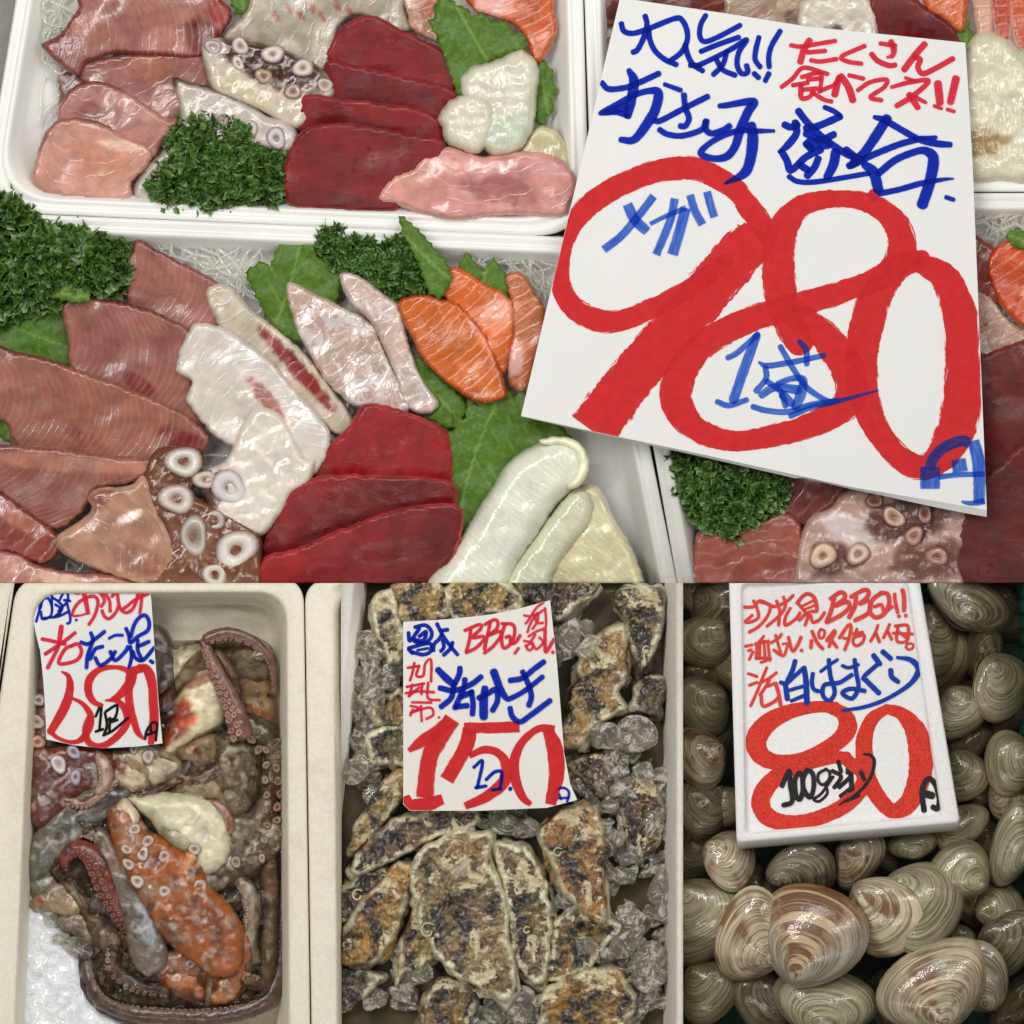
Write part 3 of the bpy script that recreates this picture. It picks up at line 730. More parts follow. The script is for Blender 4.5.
def strings(label, starts, z, seed=0, n=14, L=90, box=None):
    rg = np.random.default_rng(seed); parts = []
    A = np.linspace(0, 2*math.pi, 6, endpoint=False)
    for k in range(n):
        x, y = starts[k % len(starts)]; x += rg.normal(0, 6); y += rg.normal(0, 5)
        a = rg.uniform(0, 6.28); P = [(x, y, z+rg.uniform(-3, 5))]
        for j in range(6):
            a += rg.normal(0, .7); x += math.cos(a)*L/6; y += math.sin(a)*L/6
            if box:
                if x < box[0] or x > box[2]: a = math.pi-a; x = min(max(x, box[0]), box[2])
                if y < box[1] or y > box[3]: a = -a; y = min(max(y, box[1]), box[3])
            P.append((x, y, z+rg.uniform(-3, 6)))
        C = catmull(P, False, 4); T = np.gradient(C, axis=0); T /= np.linalg.norm(T, axis=1)[:, None]+1e-9
        Nn = np.cross(T, [0, 0, 1.]); Nn /= np.linalg.norm(Nn, axis=1)[:, None]+1e-9; B = np.cross(Nn, T)
        r = rg.uniform(1.3, 2.4)
        V = (C[:, None, :]+r*(np.cos(A)[None, :, None]*Nn[:, None, :]+.6*np.sin(A)[None, :, None]*B[:, None, :])).reshape(-1, 3)
        F = []
        for i in range(len(C)-1):
            for j in range(6):
                p = i*6+j; q = i*6+(j+1) % 6; F.append((p, q, q+6, p+6))
        parts.append((V, F))
    V, F = join_mesh(parts)
    o = mk('shredded_radish', V, F, M_DAIK, None, cap=False)
    return props(o, label, 'radish', kind='stuff')
_t = NT('shredded_radish'); M_DAIK = None
_a = _t.n('ShaderNodeBsdfTransparent'); _p = _t.n('ShaderNodeBsdfPrincipled'); _t.setin(_p, Base_Color=(.72, .72, .66), Roughness=.15, Coat_Weight=.6, Normal=_t.bump(_t.noise(4), 1.0, .3))
_x = _t.n('ShaderNodeMixShader'); _x.inputs[0].default_value = .3; _t.l(_a.outputs[0], _x.inputs[1]); _t.l(_p.outputs[0], _x.inputs[2]); _t.l(_x.outputs[0], _t.out.inputs[0])
M_DAIK = _t.m
# =============================== display A: sashimi trays ===============================
PANEL[0] = 'A'
M_STEEL = simple('steel_counter', srgb((120, 116, 108)), .45, px=70, var=.12, bumpa=.4, bpx=12, Metallic=.35)
V = [(-260, -260, -6), (1290, -260, -6), (1290, 583, -6), (-260, 583, -6), (-260, -260, -24), (1290, -260, -24), (1290, 583, -24), (-260, 583, -24)]
o = mk('counter', V, [(0, 3, 2, 1), (4, 5, 6, 7), (0, 1, 5, 4), (1, 2, 6, 5), (2, 3, 7, 6), (3, 0, 4, 7)], M_STEEL, None, smooth=False); props(o, kind='structure')
M_TRAY = NT('white_foam_tray')
_f = M_TRAY.noise(3, detail=3)
M_TRAY = M_TRAY.pbr(Base_Color=M_TRAY.mix(M_TRAY.ramp(M_TRAY.noise(90), [(.3, 0), (.7, 1)]), tuple(srgb((240, 239, 234))), tuple(srgb((233, 232, 226)))), Roughness=.32,
                    Normal=M_TRAY.bump(_f, 1.0, .12), Subsurface_Weight=.15, Subsurface_Scale=.004, Subsurface_Radius=(1, 1, 1))
def tray(label, quad, r=45):
    prof = [(-34, -4), (-26, 2), (-6, 30), (-2, 33), (0, 33.5), (0, 36), (-1, 37.6), (-3, 38), (-6.5, 38), (-8, 36.8), (-11, 36.6), (-12, 38), (-15, 38.2), (-16.5, 37), (-19, 33), (-28, 14), (-34, 6), (-42, 3)]
    rings = [(quad_round(quad, r, g), z) for g, z in prof]
    o = loft('foam_tray', rings, M_TRAY, None); return props(o, label, 'tray', 'white foam sashimi trays')
tray('white foam tray of sashimi in the upper left, tuna and squid at its right end', [(40,-150),(579,-150),(590,238),(-20,211)], 60)
tray('white foam tray of sashimi at the lower left with the squid roll at its corner', [(-70,209.5),(608,238.5),(705,720),(-60,720)], 46)
tray('white foam tray half covered by the top edge of the big price card', [(579.5,-150),(1150,-150),(1150,192),(591,190)], 46)
tray('white foam tray with parsley and octopus peeking out under the big price card', [(608,193),(1160,192.5),(1160,760),(709,760)], 46)

k1 = 3.4133
YT = ((186, 128, 114)); RD = (136, 40, 44)
A1 = lambda s: Z(0, 0, k1, s)
A2 = lambda s: Z(280, 0, k1, s)
A3 = lambda s: Z(0, 283, k1, s)
A4 = lambda s: Z(260, 240, 2.985, s)
strings('loose shredded radish at the top left corner of the upper left tray', [(55, 10), (60, 30)], 20, 3, 16, 70, (42, -20, 75, 90))
DIM[0] = .74
piece('fish_slice', 'pale pink slice tucked under the yellowtail at the left wall of the upper tray', 'fish slice', A1('190,250 260,250 300,300 250,360 200,390 195,320'), M_PALE, 14, 8, colfn((168, 130, 116)), ang=20)
piece('fish_slice', 'rearmost of the pink overlapping slices, just below the dark ended yellowtail', 'fish slice', A1('280,215 400,185 560,175 690,180 725,290 705,335 620,420 540,430 420,380 330,310 262,262'), M_PALE, 18, 11, colfn((188, 134, 126), (156, 66, 64), 7, es=(110, 62, 0, -1), patches=[(160,70,40,16,10,(196,140,118),.7)]), ang=60, bend=.6, amp=3, tilt=(0, -.03))
piece('fish_slice', 'middle pink slice of the overlapping pile at the left of the upper tray', 'fish slice', A1('190,400 215,330 270,282 360,280 460,330 560,400 620,400 560,475 510,545 420,520 320,470 240,450'), M_PALE, 23, 12, colfn((196, 148, 140), (166, 80, 76), 6, es=(110, 95, -.2, -1), patches=[(140,110,26,10,20,(205,165,150),.8),(90,112,16,12,0,(176,110,110),.6)]), ang=70, bend=.8, amp=3, tilt=(.02, -.05))
piece('fish_slice', 'frontmost pink slice against the lower left corner of the upper tray', 'fish slice', A1('105,590 140,480 190,410 270,400 350,420 430,470 515,510 500,570 450,620 440,682 300,680 160,660 115,630'), M_PALE, 28, 13, colfn((206, 162, 148), (170, 90, 84), 5, es=(80, 140, -.3, -1), patches=[(100,160,34,20,20,(212,158,134),.7),(122,145,24,6,8,(222,196,178),.8)]), ang=100, bend=1.0, amp=3, tilt=(0, -.05))
DIM[0] = .80
piece('fish_slice', 'broad yellowtail slice with dark red ends along the top of the upper tray', 'fish slice', A1('140,150 200,115 260,30 300,-60 700,-60 760,0 790,45 760,110 700,190 560,190 400,180 330,200 290,215 270,260 230,240 180,200'), M_YT, 30, 12, colfn((188, 132, 120), (144, 48, 50), 6, patches=[(202,38,26,18,40,(132,38,44),.85),(60,42,16,14,0,(150,60,60),.6),(222,12,14,14,0,(176,70,74),.8)]), ang=0, bend=.9, amp=2.5, tilt=(0, -.03))
DIM[0] = .64
piece('fish_slice', 'large translucent white slice with orange flecks at the top of the upper tray', 'fish slice', pl('222,38 245,10 265,-20 395,-20 405,10 410,30 385,30 360,15 340,25 330,60 318,72 290,58 260,46'), M_PALE, 26, 10, colfn((186, 178, 162), (160, 146, 130), 3, patches=[(a,b,7,3,60,(196,120,88),.75) for a,b in ((288,8),(300,14),(312,8),(322,16),(276,16),(338,6),(350,12))]), ang=15, bend=.5, amp=2)
shiso('small dark shiso tip between the yellowtail and the white slice', pl('225,-15 262,-15 254,8 240,14 232,4'), 27, 90)
piece('fish_slice', 'folded peach coloured slice beside the big shiso leaf of the upper tray', 'fish slice', A2('415,-30 560,-30 575,60 560,140 500,125 445,95 430,40'), M_SILV, 26, 9, colfn((206, 160, 132), patches=[(430,10,14,10,30,(216,130,100),.5)]), sk=lambda x, y, d: np.full(len(x), .5), ang=80, amp=3)
# octopus slices, upper tray
def octo_slice(label, outline, z, h, colf, sucks, **kw):
    c = np.mean(outline, 0); t = thing('octopus_slice', label, 'octopus slice', c[0], c[1], z)
    slab('flesh', outline, M_OCTO, t, z, h, 7, colf=colf, res=3, step=2.5, amp=kw.pop('amp', 2.5), asize=12, **kw)
    for i, s in enumerate(sucks):
        x, y, r = s[:3]; zz = s[3] if len(s) > 3 else z+h
        sucker(t, x, y, zz, r, *(s[4:6] if len(s) > 4 else ()), tilt=(random.uniform(-.3, .3), random.uniform(-.3, .3)), seed=i)
    return t
WH = (214, 204, 192); SKN = (98, 60, 52)
octo_slice('white octopus slice with a double row of suckers below the translucent white slice', pl('200,45 210,36 240,40 275,46 300,55 325,70 336,90 328,102 305,125 290,128 262,112 235,102 213,92 205,70'), 32, 12,
    colfn((206, 196, 180), None, patches=[(275,66,66,20,22,(108,66,52),.95),(214,48,12,8,0,WH,.9),(250,95,30,10,30,(214,200,172),.7)]),
    [(213,47,9,44,(190,180,180),(150,120,112)),(240,46,9,45),(238,63,8,43),(273,54,11,47),(264,76,9,44,(176,150,130),(120,84,66)),(303,68,11,46),(293,91,9,44,(176,152,134),(120,84,66)),(325,85,9,43)])
octo_slice('second octopus slice with purple skin edge just behind the parsley sprig', pl('172,77 190,81 222,90 250,104 268,116 285,119 298,134 292,150 268,150 240,146 205,150 185,135 178,102'), 36, 10,
    colfn((204, 196, 188), SKN, 7, es=(215, 100, .25, -1)), [(250,128,9,46,(196,186,184),(130,96,92)),(276,138,11,45,(200,190,190),(130,96,92)),(222,122,8,45,(180,160,150),(120,84,72))])
octo_slice('small octopus end poking out below the parsley by the tray rim', pl('132,185 150,160 175,140 185,160 180,195 150,202 135,200'), 22, 9, colfn((196, 186, 180), (150, 116, 108), 5), [(172,150,8,31,(150,120,116),(110,76,70))])
# tuna
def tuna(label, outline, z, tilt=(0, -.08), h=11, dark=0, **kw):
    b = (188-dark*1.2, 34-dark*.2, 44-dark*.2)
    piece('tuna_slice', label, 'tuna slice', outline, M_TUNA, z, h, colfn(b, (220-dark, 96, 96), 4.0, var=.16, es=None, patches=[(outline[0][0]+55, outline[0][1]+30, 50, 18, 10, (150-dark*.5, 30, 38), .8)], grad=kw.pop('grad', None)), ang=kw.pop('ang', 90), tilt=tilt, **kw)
tuna('rearmost dark red tuna slice in the upper left tray, half round on top', A2('150,200 190,110 260,60 320,50 400,90 480,130 560,170 600,230 608,310 560,330 400,290 250,250'), 26, (0, -.12), dark=12)
tuna('second tuna slice from the back in the upper left tray', A2('160,208 260,222 400,252 600,308 585,400 540,430 400,400 180,360 165,280'), 31, (0, -.14), dark=16)
tuna('third tuna slice of the upper left tray, a thin step above the front one', A2('68,350 100,320 200,333 350,350 480,372 545,410 560,490 480,490 280,470 80,470'), 35, (0, -.14), dark=10)
tuna('front tuna slice of the upper left tray, the biggest and flattest', A2('8,610 28,520 70,450 150,420 280,425 420,450 558,480 545,540 470,600 400,640 390,720 200,716 50,706 12,665'), 39, (0, -.10), dark=16)
# greens + squid + salmon of the upper left tray
shiso('large shiso leaf between the peach slice and the squid of the upper left tray', A2('555,-30 600,15 640,30 655,60 690,42 718,72 775,72 788,112 832,118 845,165 800,172 720,200 640,260 610,330 588,270 565,200 538,130 508,68 532,55 525,28'), 38, 60, 4)
piece('salmon_slice', 'orange salmon slice at the top right corner of the upper left tray', 'salmon slice', A2('620,-60 900,-60 940,50 945,110 920,170 885,215 855,180 838,130 790,80 720,55 660,30'), M_SALM, 28, 13, colfn((226, 126, 66), None, patches=[(492,4,22,16,0,(224,176,170),.9),(545,20,10,26,20,(236,128,80),.6)]), ang=70, bend=.5, amp=4, asize=9)
shiso('toothed shiso leaf showing behind the squid against the right wall', A2('868,165 905,212 935,250 925,275 946,305 928,330 935,375 908,395 900,430 872,412 862,340 850,240'), 24, 80, 3)
SQ = (218, 216, 200)
piece('squid_strip', 'pale squid piece lying on the tray wall above the pink fish', 'squid strip', A2('820,500 880,428 940,440 980,500 988,570 900,560 825,540'), M_SQUID, 26, 10, colfn((206, 198, 168)), amp=3)
piece('squid_strip', 'wide folded squid strip resting on the shiso in the upper left tray', 'squid strip', A2('612,290 640,232 700,212 760,190 820,165 868,196 886,250 876,330 872,400 850,470 800,524 720,528 670,470 640,380'), M_SQUID, 36, 17, colfn(SQ, None, patches=[(512,130,24,18,0,(192,204,190),.7)]), edge=13, amp=4, asize=10)
piece('squid_strip', 'lumpy rolled squid end next to the tuna points in the upper left tray', 'squid strip', A2('538,400 580,342 640,318 700,326 740,370 730,440 700,500 670,526 600,505 560,480 552,440'), M_SQUID, 42, 15, colfn((220, 214, 198)), edge=12, amp=3.5, asize=9)
DIM[0] = .74
piece('fish_slice', 'thick pink fish cut at the lower right corner of the upper left tray', 'fish slice', A2('335,660 380,600 450,570 510,505 600,500 700,530 830,515 940,530 1000,580 1020,640 990,700 960,738 760,735 600,752 480,730 400,700 345,690'), M_PALE, 36, 18, colfn((208, 158, 152), (214, 174, 162), 5, patches=[(420,172,40,14,-20,(210,166,150),.7),(500,190,40,14,5,(184,110,108),.5)]), ang=95, bend=.4, edge=13, amp=4, asize=11)
DIM[0] = .68
parsley('curly parsley sprig in the middle of the upper left tray', pl('150,185 165,165 175,130 195,112 225,108 250,118 262,135 270,150 288,160 287,196 250,205 200,207 160,200'), 28, 30, 445, 10.31, 1)

# ---- lower left tray
DIM[0] = .72
strings('white shredded radish bed under the slices of the lower left tray', [(40,480),(100,540),(160,480),(220,540),(250,420),(300,520),(330,440),(220,370),(380,480),(420,540)], 20, 15, 150, 110, (-20, 330, 470, 583))
strings('white shredded radish bed under the slices of the upper left tray', [(90,60),(150,120),(200,160),(260,140),(330,150),(400,80),(480,120)], 14, 16, 90, 100, (40, 10, 550, 190))
strings('shredded radish heap along the top wall of the lower left tray', [(150, 238), (215, 262), (240, 290)], 18, 5, 34, 110, (112, 226, 262, 330))
strings('shredded radish heap behind the salmon of the lower left tray', [(470, 262), (530, 275), (548, 290)], 18, 6, 34, 100, (430, 236, 572, 330))
shiso('broad dark shiso leaf under the parsley at the left edge', pl('-10,330 20,318 55,300 90,296 84,312 66,330 72,352 68,372 40,366 10,380 -10,372'), 22, 20, 4)
shiso('shiso leaf corner between parsley and yellowtail at the left frame edge', pl('-10,395 8,408 16,425 20,448 4,440 -10,430'), 30, 70, 2)
parsley('big curly parsley bunch at the left end of the lower left tray', pl('-20,200 28,205 40,222 60,226 92,232 112,242 127,256 122,284 100,292 62,302 20,312 -20,318'), 30, 30, 720, 11.0, 2)
shiso('tiny shiso tip on the big parsley bunch', A3('170,45 230,8 300,30 310,62 250,66'), 56, 10, 1, h=1)
piece('yellowtail_slice', 'rearmost yellowtail slice of the lower left tray, pointing up to the rim', 'fish slice', pl('125,272 130,250 138,239 158,250 190,266 215,280 240,302 236,335 200,345 160,335 130,310'), M_YT, 22, 12, colfn((190, 134, 122), (146, 44, 46), 6, es=(180, 270, .3, -1)), ang=20, bend=.8, amp=2.5, tilt=(0, -.05))
piece('fish_slice', 'long translucent white slice with a red stripe behind the silver edged one', 'fish slice', pl('205,292 226,284 256,312 285,335 312,362 352,418 340,436 300,408 262,366 225,338'), M_PALE, 28, 10, colfn((196, 186, 170), None, patches=[(300,372,52,8,48,(172,48,44),.95),(268,338,14,5,48,(186,70,60),.8)]), ang=50, bend=.3, amp=2)
piece('yellowtail_slice', 'second yellowtail slice of the lower left tray, under the fanned white one', 'fish slice', A3('210,65 330,50 480,80 580,120 660,170 680,240 660,330 660,410 700,500 640,520 560,470 400,380 290,330 235,295 225,180'), M_YT, 30, 12, colfn((186, 128, 116), (142, 42, 44), 6, es=(140, 320, 0, -1), patches=[(140,385,20,9,35,(150,52,56),.7)]), ang=12, bend=1.0, amp=2, tilt=(0, -.05))
piece('yellowtail_slice', 'third yellowtail slice of the lower left tray, the long striped one above the pale cut', 'fish slice', A3('-40,222 60,235 170,260 300,310 420,350 560,410 650,460 712,520 700,570 640,585 540,612 420,612 300,600 70,575 20,480 -40,440'), M_YT, 37, 13, colfn((188, 130, 112), (140, 40, 42), 7, es=(110, 380, .25, -1), patches=[(180,440,26,12,20,(164,60,66),.85),(80,436,18,7,30,(158,62,60),.6)]), ang=8, bend=1.0, amp=2, tilt=(0, -.06))
piece('yellowtail_slice', 'yellowtail slice with a folded upper face at the left edge, below the striped ones', 'fish slice', A3('-60,558 160,560 300,580 430,597 545,600 500,655 430,690 330,704 310,745 260,805 190,845 90,800 -60,660'), M_YT, 44, 14, colfn((180, 122, 108), None, patches=[(70,463,110,9,4,(202,148,128),.8)]), ang=25, bend=1.2, amp=1.5, tilt=(0, -.10), gr=None) if False else piece('yellowtail_slice', 'yellowtail slice with a folded upper face at the left edge, below the striped ones', 'fish slice', A3('-60,558 160,560 300,580 430,597 545,600 500,655 430,690 330,704 310,745 260,805 190,845 90,800 -60,660'), M_YT, 44, 14, colfn((180, 122, 108), None, patches=[(70,463,110,9,4,(204,150,130),.8)]), ang=25, bend=1.2, amp=1.5, tilt=(0, -.10))  # the pale patch paints the lit upper band into the flesh colour
piece('fish_slice', 'ragged reddish fish end at the lower left frame corner', 'fish slice', A3('-60,700 40,735 100,780 190,850 215,900 160,960 90,950 20,920 -60,940'), M_PALE, 46, 13, colfn((180, 104, 94), (146, 50, 48), 5, patches=[(20,520,22,10,20,(206,150,130),.7)]), ang=40, amp=5, asize=9, jag=2)
piece('fish_slice', 'pale fish end cut off by the bottom edge at the far left', 'fish slice', A3('-60,930 60,920 130,960 250,985 360,990 480,1040 480,1200 -60,1200'), M_PALE, 50, 12, colfn((200, 150, 136), (164, 70, 64), 5, patches=[(60,578,30,8,10,(216,190,176),.8)]), ang=20, amp=5, asize=10)
piece('fish_slice', 'curled pale fish fold between the yellowtail and the octopus suckers', 'fish slice', A3('298,735 330,700 440,690 488,650 520,700 545,780 600,900 580,980 500,1030 350,990 215,925 185,872 280,805 312,770'), M_PALE, 48, 18, colfn((196, 156, 134), (212, 186, 170), 5, patches=[(95,500,22,10,-30,(176,86,78),.6),(130,517,16,5,-25,(228,216,206),.9),(140,560,30,14,20,(184,132,112),.6)]), ang=-40, bend=1, edge=14, amp=5, asize=14)
piece('fish_slice', 'fanned white slice with broken silver skin on its right edge', 'fish slice', A3('598,292 650,150 720,140 800,170 880,230 950,290 1024,380 1090,450 1130,540 1070,660 1010,590 960,520 900,480 850,520 800,560 740,530 700,490 636,400 652,335'), M_SILV, 38, 13, colfn((206, 200, 192), None, patches=[(268,400,30,8,50,(190,80,62),.6)]), sk=lambda x, y, d: sstep(-26, -9, (x-235)*.73-(y-325)*.68), ang=60, bend=-1, amp=3.5, jag=2, asize=10)
octo_slice('thick white octopus cut with two big suckers left of the lower tuna', A3('700,640 770,600 820,490 870,420 950,440 1000,510 1040,590 1080,600 1060,680 1000,720 960,790 900,860 840,850 740,800 690,720'), 44, 15,
    colfn((216, 208, 198), None, patches=[(215,490,12,20,20,(112,68,54),.9)]), [(230,488,19,57,(216,210,208),(168,150,144))], amp=3)
octo_slice('brown skinned octopus cut with large white suckers at the bottom edge', A3('490,640 530,570 590,555 670,565 700,600 690,660 660,720 760,770 870,840 895,910 860,1100 540,1100 480,1000 560,930 560,830 510,770'), 48, 12,
    colfn((160, 112, 84), (150, 104, 74), 6, patches=[(196,540,18,24,0,(190,150,126),.7),(184,480,10,20,0,(126,80,58),.6),(216,600,30,20,0,(208,198,188),.9)]),
    [(184,462,19,58,(220,212,204),(120,80,62)),(177,499,18,58,(206,194,184),(120,84,68)),(194,536,20,58,(200,190,182),(116,82,68)),(236,550,22,57,(222,216,208),(124,92,78)),(206,480,13,57,(206,192,176),(118,82,66)),(214,520,12,57,(190,176,166),(112,76,62)),(215,575,14,57,(206,196,188),(120,88,74))], amp=4)
piece('fish_slice', 'silvery slice with painted white sheen left of the salmon', 'fish slice', A4('78,128 160,155 240,195 330,245 372,330 405,400 450,500 400,520 330,510 270,490 200,425 150,345 105,260'), M_SILV, 34, 12, colfn((196, 172, 160), None, patches=[(300,330,18,8,30,(206,190,178),.6)]), sk=lambda x, y, d: .95*np.ones(len(x)), ang=40, bend=.6, amp=4, asize=9, group=None)
piece('fish_slice', 'narrow silver skinned slice between the wider silvery one and the salmon', 'fish slice', A4('238,98 300,108 380,168 422,205 442,300 485,415 535,490 490,520 430,490 400,400 372,330 325,240 262,180'), M_SILV, 38, 12, colfn((198, 178, 168)), sk=lambda x, y, d: .8*np.ones(len(x)), ang=60, bend=.4, amp=4, asize=8)
shiso('upright shiso leaf poking up to the rim left of the middle parsley', pl('245,272 262,261 270,268 276,252 285,236 292,214 301,199 308,210 312,232 316,256 330,262 341,276 336,302 308,300 302,342 286,336 268,318 256,296'), 32, -75, 5)
parsley('curly parsley sprig at the top rim of the lower left tray', pl('312,238 335,222 360,232 385,238 412,238 428,262 442,285 438,300 410,302 372,284 340,268'), 30, 24, 301, 8.25, 3)
shiso('narrow rolled shiso leaf leaning over the rim beside the middle parsley', pl('398,216 404,218 420,232 446,262 452,278 440,300 428,290 418,262 404,234'), 52, 45, 2)
shiso('little pair of shiso tips above the salmon', pl('458,268 467,252 482,272 494,258 506,276 508,300 480,300'), 34, -80, 2)
SA = (226, 132, 52)
piece('salmon_slice', 'rear salmon slice leaning right, next to the card edge', 'salmon slice', A4('728,112 780,95 820,150 850,200 856,280 830,340 795,450 740,420 742,260 745,180'), M_SALM, 30, 12, colfn((212, 140, 96), None, patches=[(512,360,12,20,10,(214,190,190),.7)]), ang=60, amp=4, asize=8)
piece('salmon_slice', 'upper salmon slice with the rounded orange top', 'salmon slice', A4('530,95 590,80 660,120 730,160 762,215 750,330 720,400 640,260 560,185 530,150'), M_SALM, 36, 13, colfn((228, 130, 56), None, patches=[(500,315,18,24,40,(226,164,142),.8)]), ang=55, bend=.5, amp=4, asize=8)
piece('salmon_slice', 'front salmon slice, the most orange one, above the shiso', 'salmon slice', A4('410,192 470,160 540,172 600,195 680,290 735,440 722,475 650,485 560,430 490,360 450,290'), M_SALM, 42, 14, colfn(SA, (204, 84, 40), 4, patches=[(486,330,14,34,-28,(226,158,134),.85)]), ang=50, bend=.5, amp=3.5, asize=8)
shiso('crumpled shiso leaf below the salmon', A4('436,345 470,352 500,365 520,395 560,430 600,468 618,500 590,560 545,560 505,530 520,505 470,470 480,440 440,400'), 32, 50, 4)
shiso('large jagged shiso leaf between the tuna and the squid roll', A4('452,590 525,565 582,572 575,520 612,540 622,470 655,498 672,447 702,468 735,440 760,470 785,440 800,470 860,520 930,590 820,640 740,690 700,760 630,850 580,890 566,850 590,815 552,765 572,722 524,702 540,660 500,632'), 36, 110, 4)
tuna('back tuna slice of the lower left tray, domed at the top', A4('150,700 200,620 260,560 300,500 350,488 430,510 540,555 565,600 560,760 300,760'), 36, (0, -.12))
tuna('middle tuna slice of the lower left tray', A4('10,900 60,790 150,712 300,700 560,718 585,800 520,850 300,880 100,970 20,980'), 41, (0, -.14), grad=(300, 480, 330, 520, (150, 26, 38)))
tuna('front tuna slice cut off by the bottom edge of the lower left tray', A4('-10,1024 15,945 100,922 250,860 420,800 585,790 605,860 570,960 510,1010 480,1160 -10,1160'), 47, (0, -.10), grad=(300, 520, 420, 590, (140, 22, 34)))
piece('squid_strip', 'yellowish translucent squid lying along the right tray wall', 'squid strip', pl('505,610 520,570 545,530 566,500 584,484 600,488 616,520 636,556 648,600 645,640 505,640'), M_SQUID, 26, 12, colfn((206, 200, 170), (214, 210, 190), 4), edge=9, amp=3, asize=16, ang=-50)
piece('squid_strip', 'translucent second squid roll tucked right of the long one', 'squid strip', A4('660,1100 740,980 810,890 870,810 930,745 975,745 1000,790 985,850 930,920 880,1000 850,1100'), M_SQUID, 32, 18, colfn((206, 206, 186), (194, 194, 166), 5), edge=15, amp=3, asize=22, ang=-52)
piece('squid_strip', 'long squid roll with its round end under the price card corner', 'squid strip', A4('470,1100 490,1020 560,940 620,850 690,740 740,665 815,612 895,588 950,606 980,655 968,712 930,748 880,800 830,880 770,970 700,1100'), M_SQUID, 38, 24, colfn((218, 218, 206), (206, 208, 192), 6), edge=22, amp=3, asize=24, ang=-52)
piece('squid_strip', 'thin outer skin fold at the round end of the squid roll', 'squid strip', A4('835,598 895,586 952,604 984,656 970,716 934,745 915,735 940,700 948,660 930,628 890,612 850,612'), M_SQUID, 56, 6, colfn((226, 226, 204), (212, 214, 190), 3), edge=5, amp=1, asize=14, ang=20)
# ---- upper right tray
piece('fish_slice', 'dark red fish end at the left wall of the tray behind the card', 'fish slice', pl('593,-30 625,-30 640,40 612,80 600,85 592,50'), M_PALE, 20, 12, colfn((132, 64, 62)), ang=80, amp=3)
piece('fish_slice', 'brownish red fish cut directly above the top edge of the card', 'fish slice', pl('630,-30 722,-30 728,12 740,40 640,40'), M_PALE, 24, 12, colfn((146, 62, 50)), ang=80, amp=2)
piece('fish_slice', 'beige fish slice above the middle of the card top edge', 'fish slice', pl('716,-30 812,-30 808,20 815,50 716,50 724,8'), M_PALE, 28, 10, colfn((184, 164, 138), None, patches=[(795,16,12,10,0,(124,58,56),.8),(765,15,16,9,20,(196,140,112),.5)]), ang=60, amp=2)
piece('octopus_slice', 'white octopus lump above the card between beige fish and tuna', 'octopus slice', pl('800,2 825,-6 860,-10 876,10 874,50 805,50'), M_OCTO, 30, 12, colfn((202, 194, 182), None, patches=[(833,32,10,8,0,(140,92,62),.8)]), amp=3)
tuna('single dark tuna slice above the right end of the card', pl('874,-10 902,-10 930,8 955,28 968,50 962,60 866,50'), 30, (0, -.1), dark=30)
piece('salmon_slice', 'orange salmon slice just above the upper right card corner', 'salmon slice', pl('918,-30 966,-30 968,10 962,32 945,20 925,5'), M_SALM, 36, 12, colfn((228, 132, 72)), ang=60, amp=3)
shiso('small shiso tip beside the upper right card corner', pl('955,40 966,10 970,30 978,36 972,58 966,76 958,60'), 34, 90, 2)
for i, (a, b) in enumerate(((972, 'left'), (990, ''), (1008, ''))):
    piece('salmon_slice', ['pale orange salmon strip beside the top of the squid', 'second orange and white strip left of the frame corner', 'striped orange strip at the upper right frame corner'][i], 'salmon slice', [(a, -30), (a+17, -30), (a+22, 20), (a+18, 48), (a+8, 44), (a+2, 10)], M_SALM, 34+2*i, 10, colfn([(206, 170, 150), (214, 104, 72), (222, 120, 84)][i], (226, 200, 196), 3), ang=90, amp=2)
piece('squid_strip', 'large squid fold at the right frame edge beside the card', 'squid strip', pl('960,60 976,34 1000,32 1030,60 1050,110 1040,178 1000,182 964,178 955,120'), M_SQUID, 32, 18, colfn((208, 204, 184), None, patches=[(985,142,26,15,-10,(186,160,110),.85)]), edge=16, amp=4, asize=14)
# ---- lower right tray
strings('shredded radish in the tray corner right of the card', [(992, 215), (1010, 225), (1000, 300), (990, 320)], 24, 9, 40, 90, (968, 200, 1040, 345))
piece('fish_slice', 'pinkish red slice at the right of the card beside the radish', 'fish slice', pl('960,236 985,240 1004,262 1000,300 985,330 960,330'), M_PALE, 30, 10, colfn((176, 92, 86)), ang=50, amp=3)
piece('salmon_slice', 'bright orange salmon slices at the right frame edge', 'salmon slice', pl('988,262 1002,242 1040,232 1050,300 1040,335 1012,318 996,296'), M_SALM, 38, 13, colfn((226, 108, 50)), ang=60, amp=4, asize=9)
shiso('small shiso leaf on the orange salmon at the right frame edge', pl('1005,236 1016,228 1034,236 1034,252 1014,246'), 54, 20, 1)
piece('fish_slice', 'pale translucent slice under the salmon at the right frame edge', 'fish slice', pl('955,300 985,290 1010,320 1045,340 1045,375 960,370'), M_SILV, 30, 9, colfn((196, 158, 140)), sk=lambda x, y, d: .5*np.ones(len(x)), ang=60, amp=3)
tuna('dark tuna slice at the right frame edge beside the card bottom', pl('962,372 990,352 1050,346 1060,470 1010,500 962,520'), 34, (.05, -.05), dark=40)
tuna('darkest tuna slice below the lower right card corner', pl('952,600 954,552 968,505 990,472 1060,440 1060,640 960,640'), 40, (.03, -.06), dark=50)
parsley('curly parsley sprig under the lower edge of the big card', pl('668,448 720,455 780,462 792,490 775,515 752,532 748,548 722,540 694,522 680,500 672,470'), 26, 26, 445, 9.63, 4)
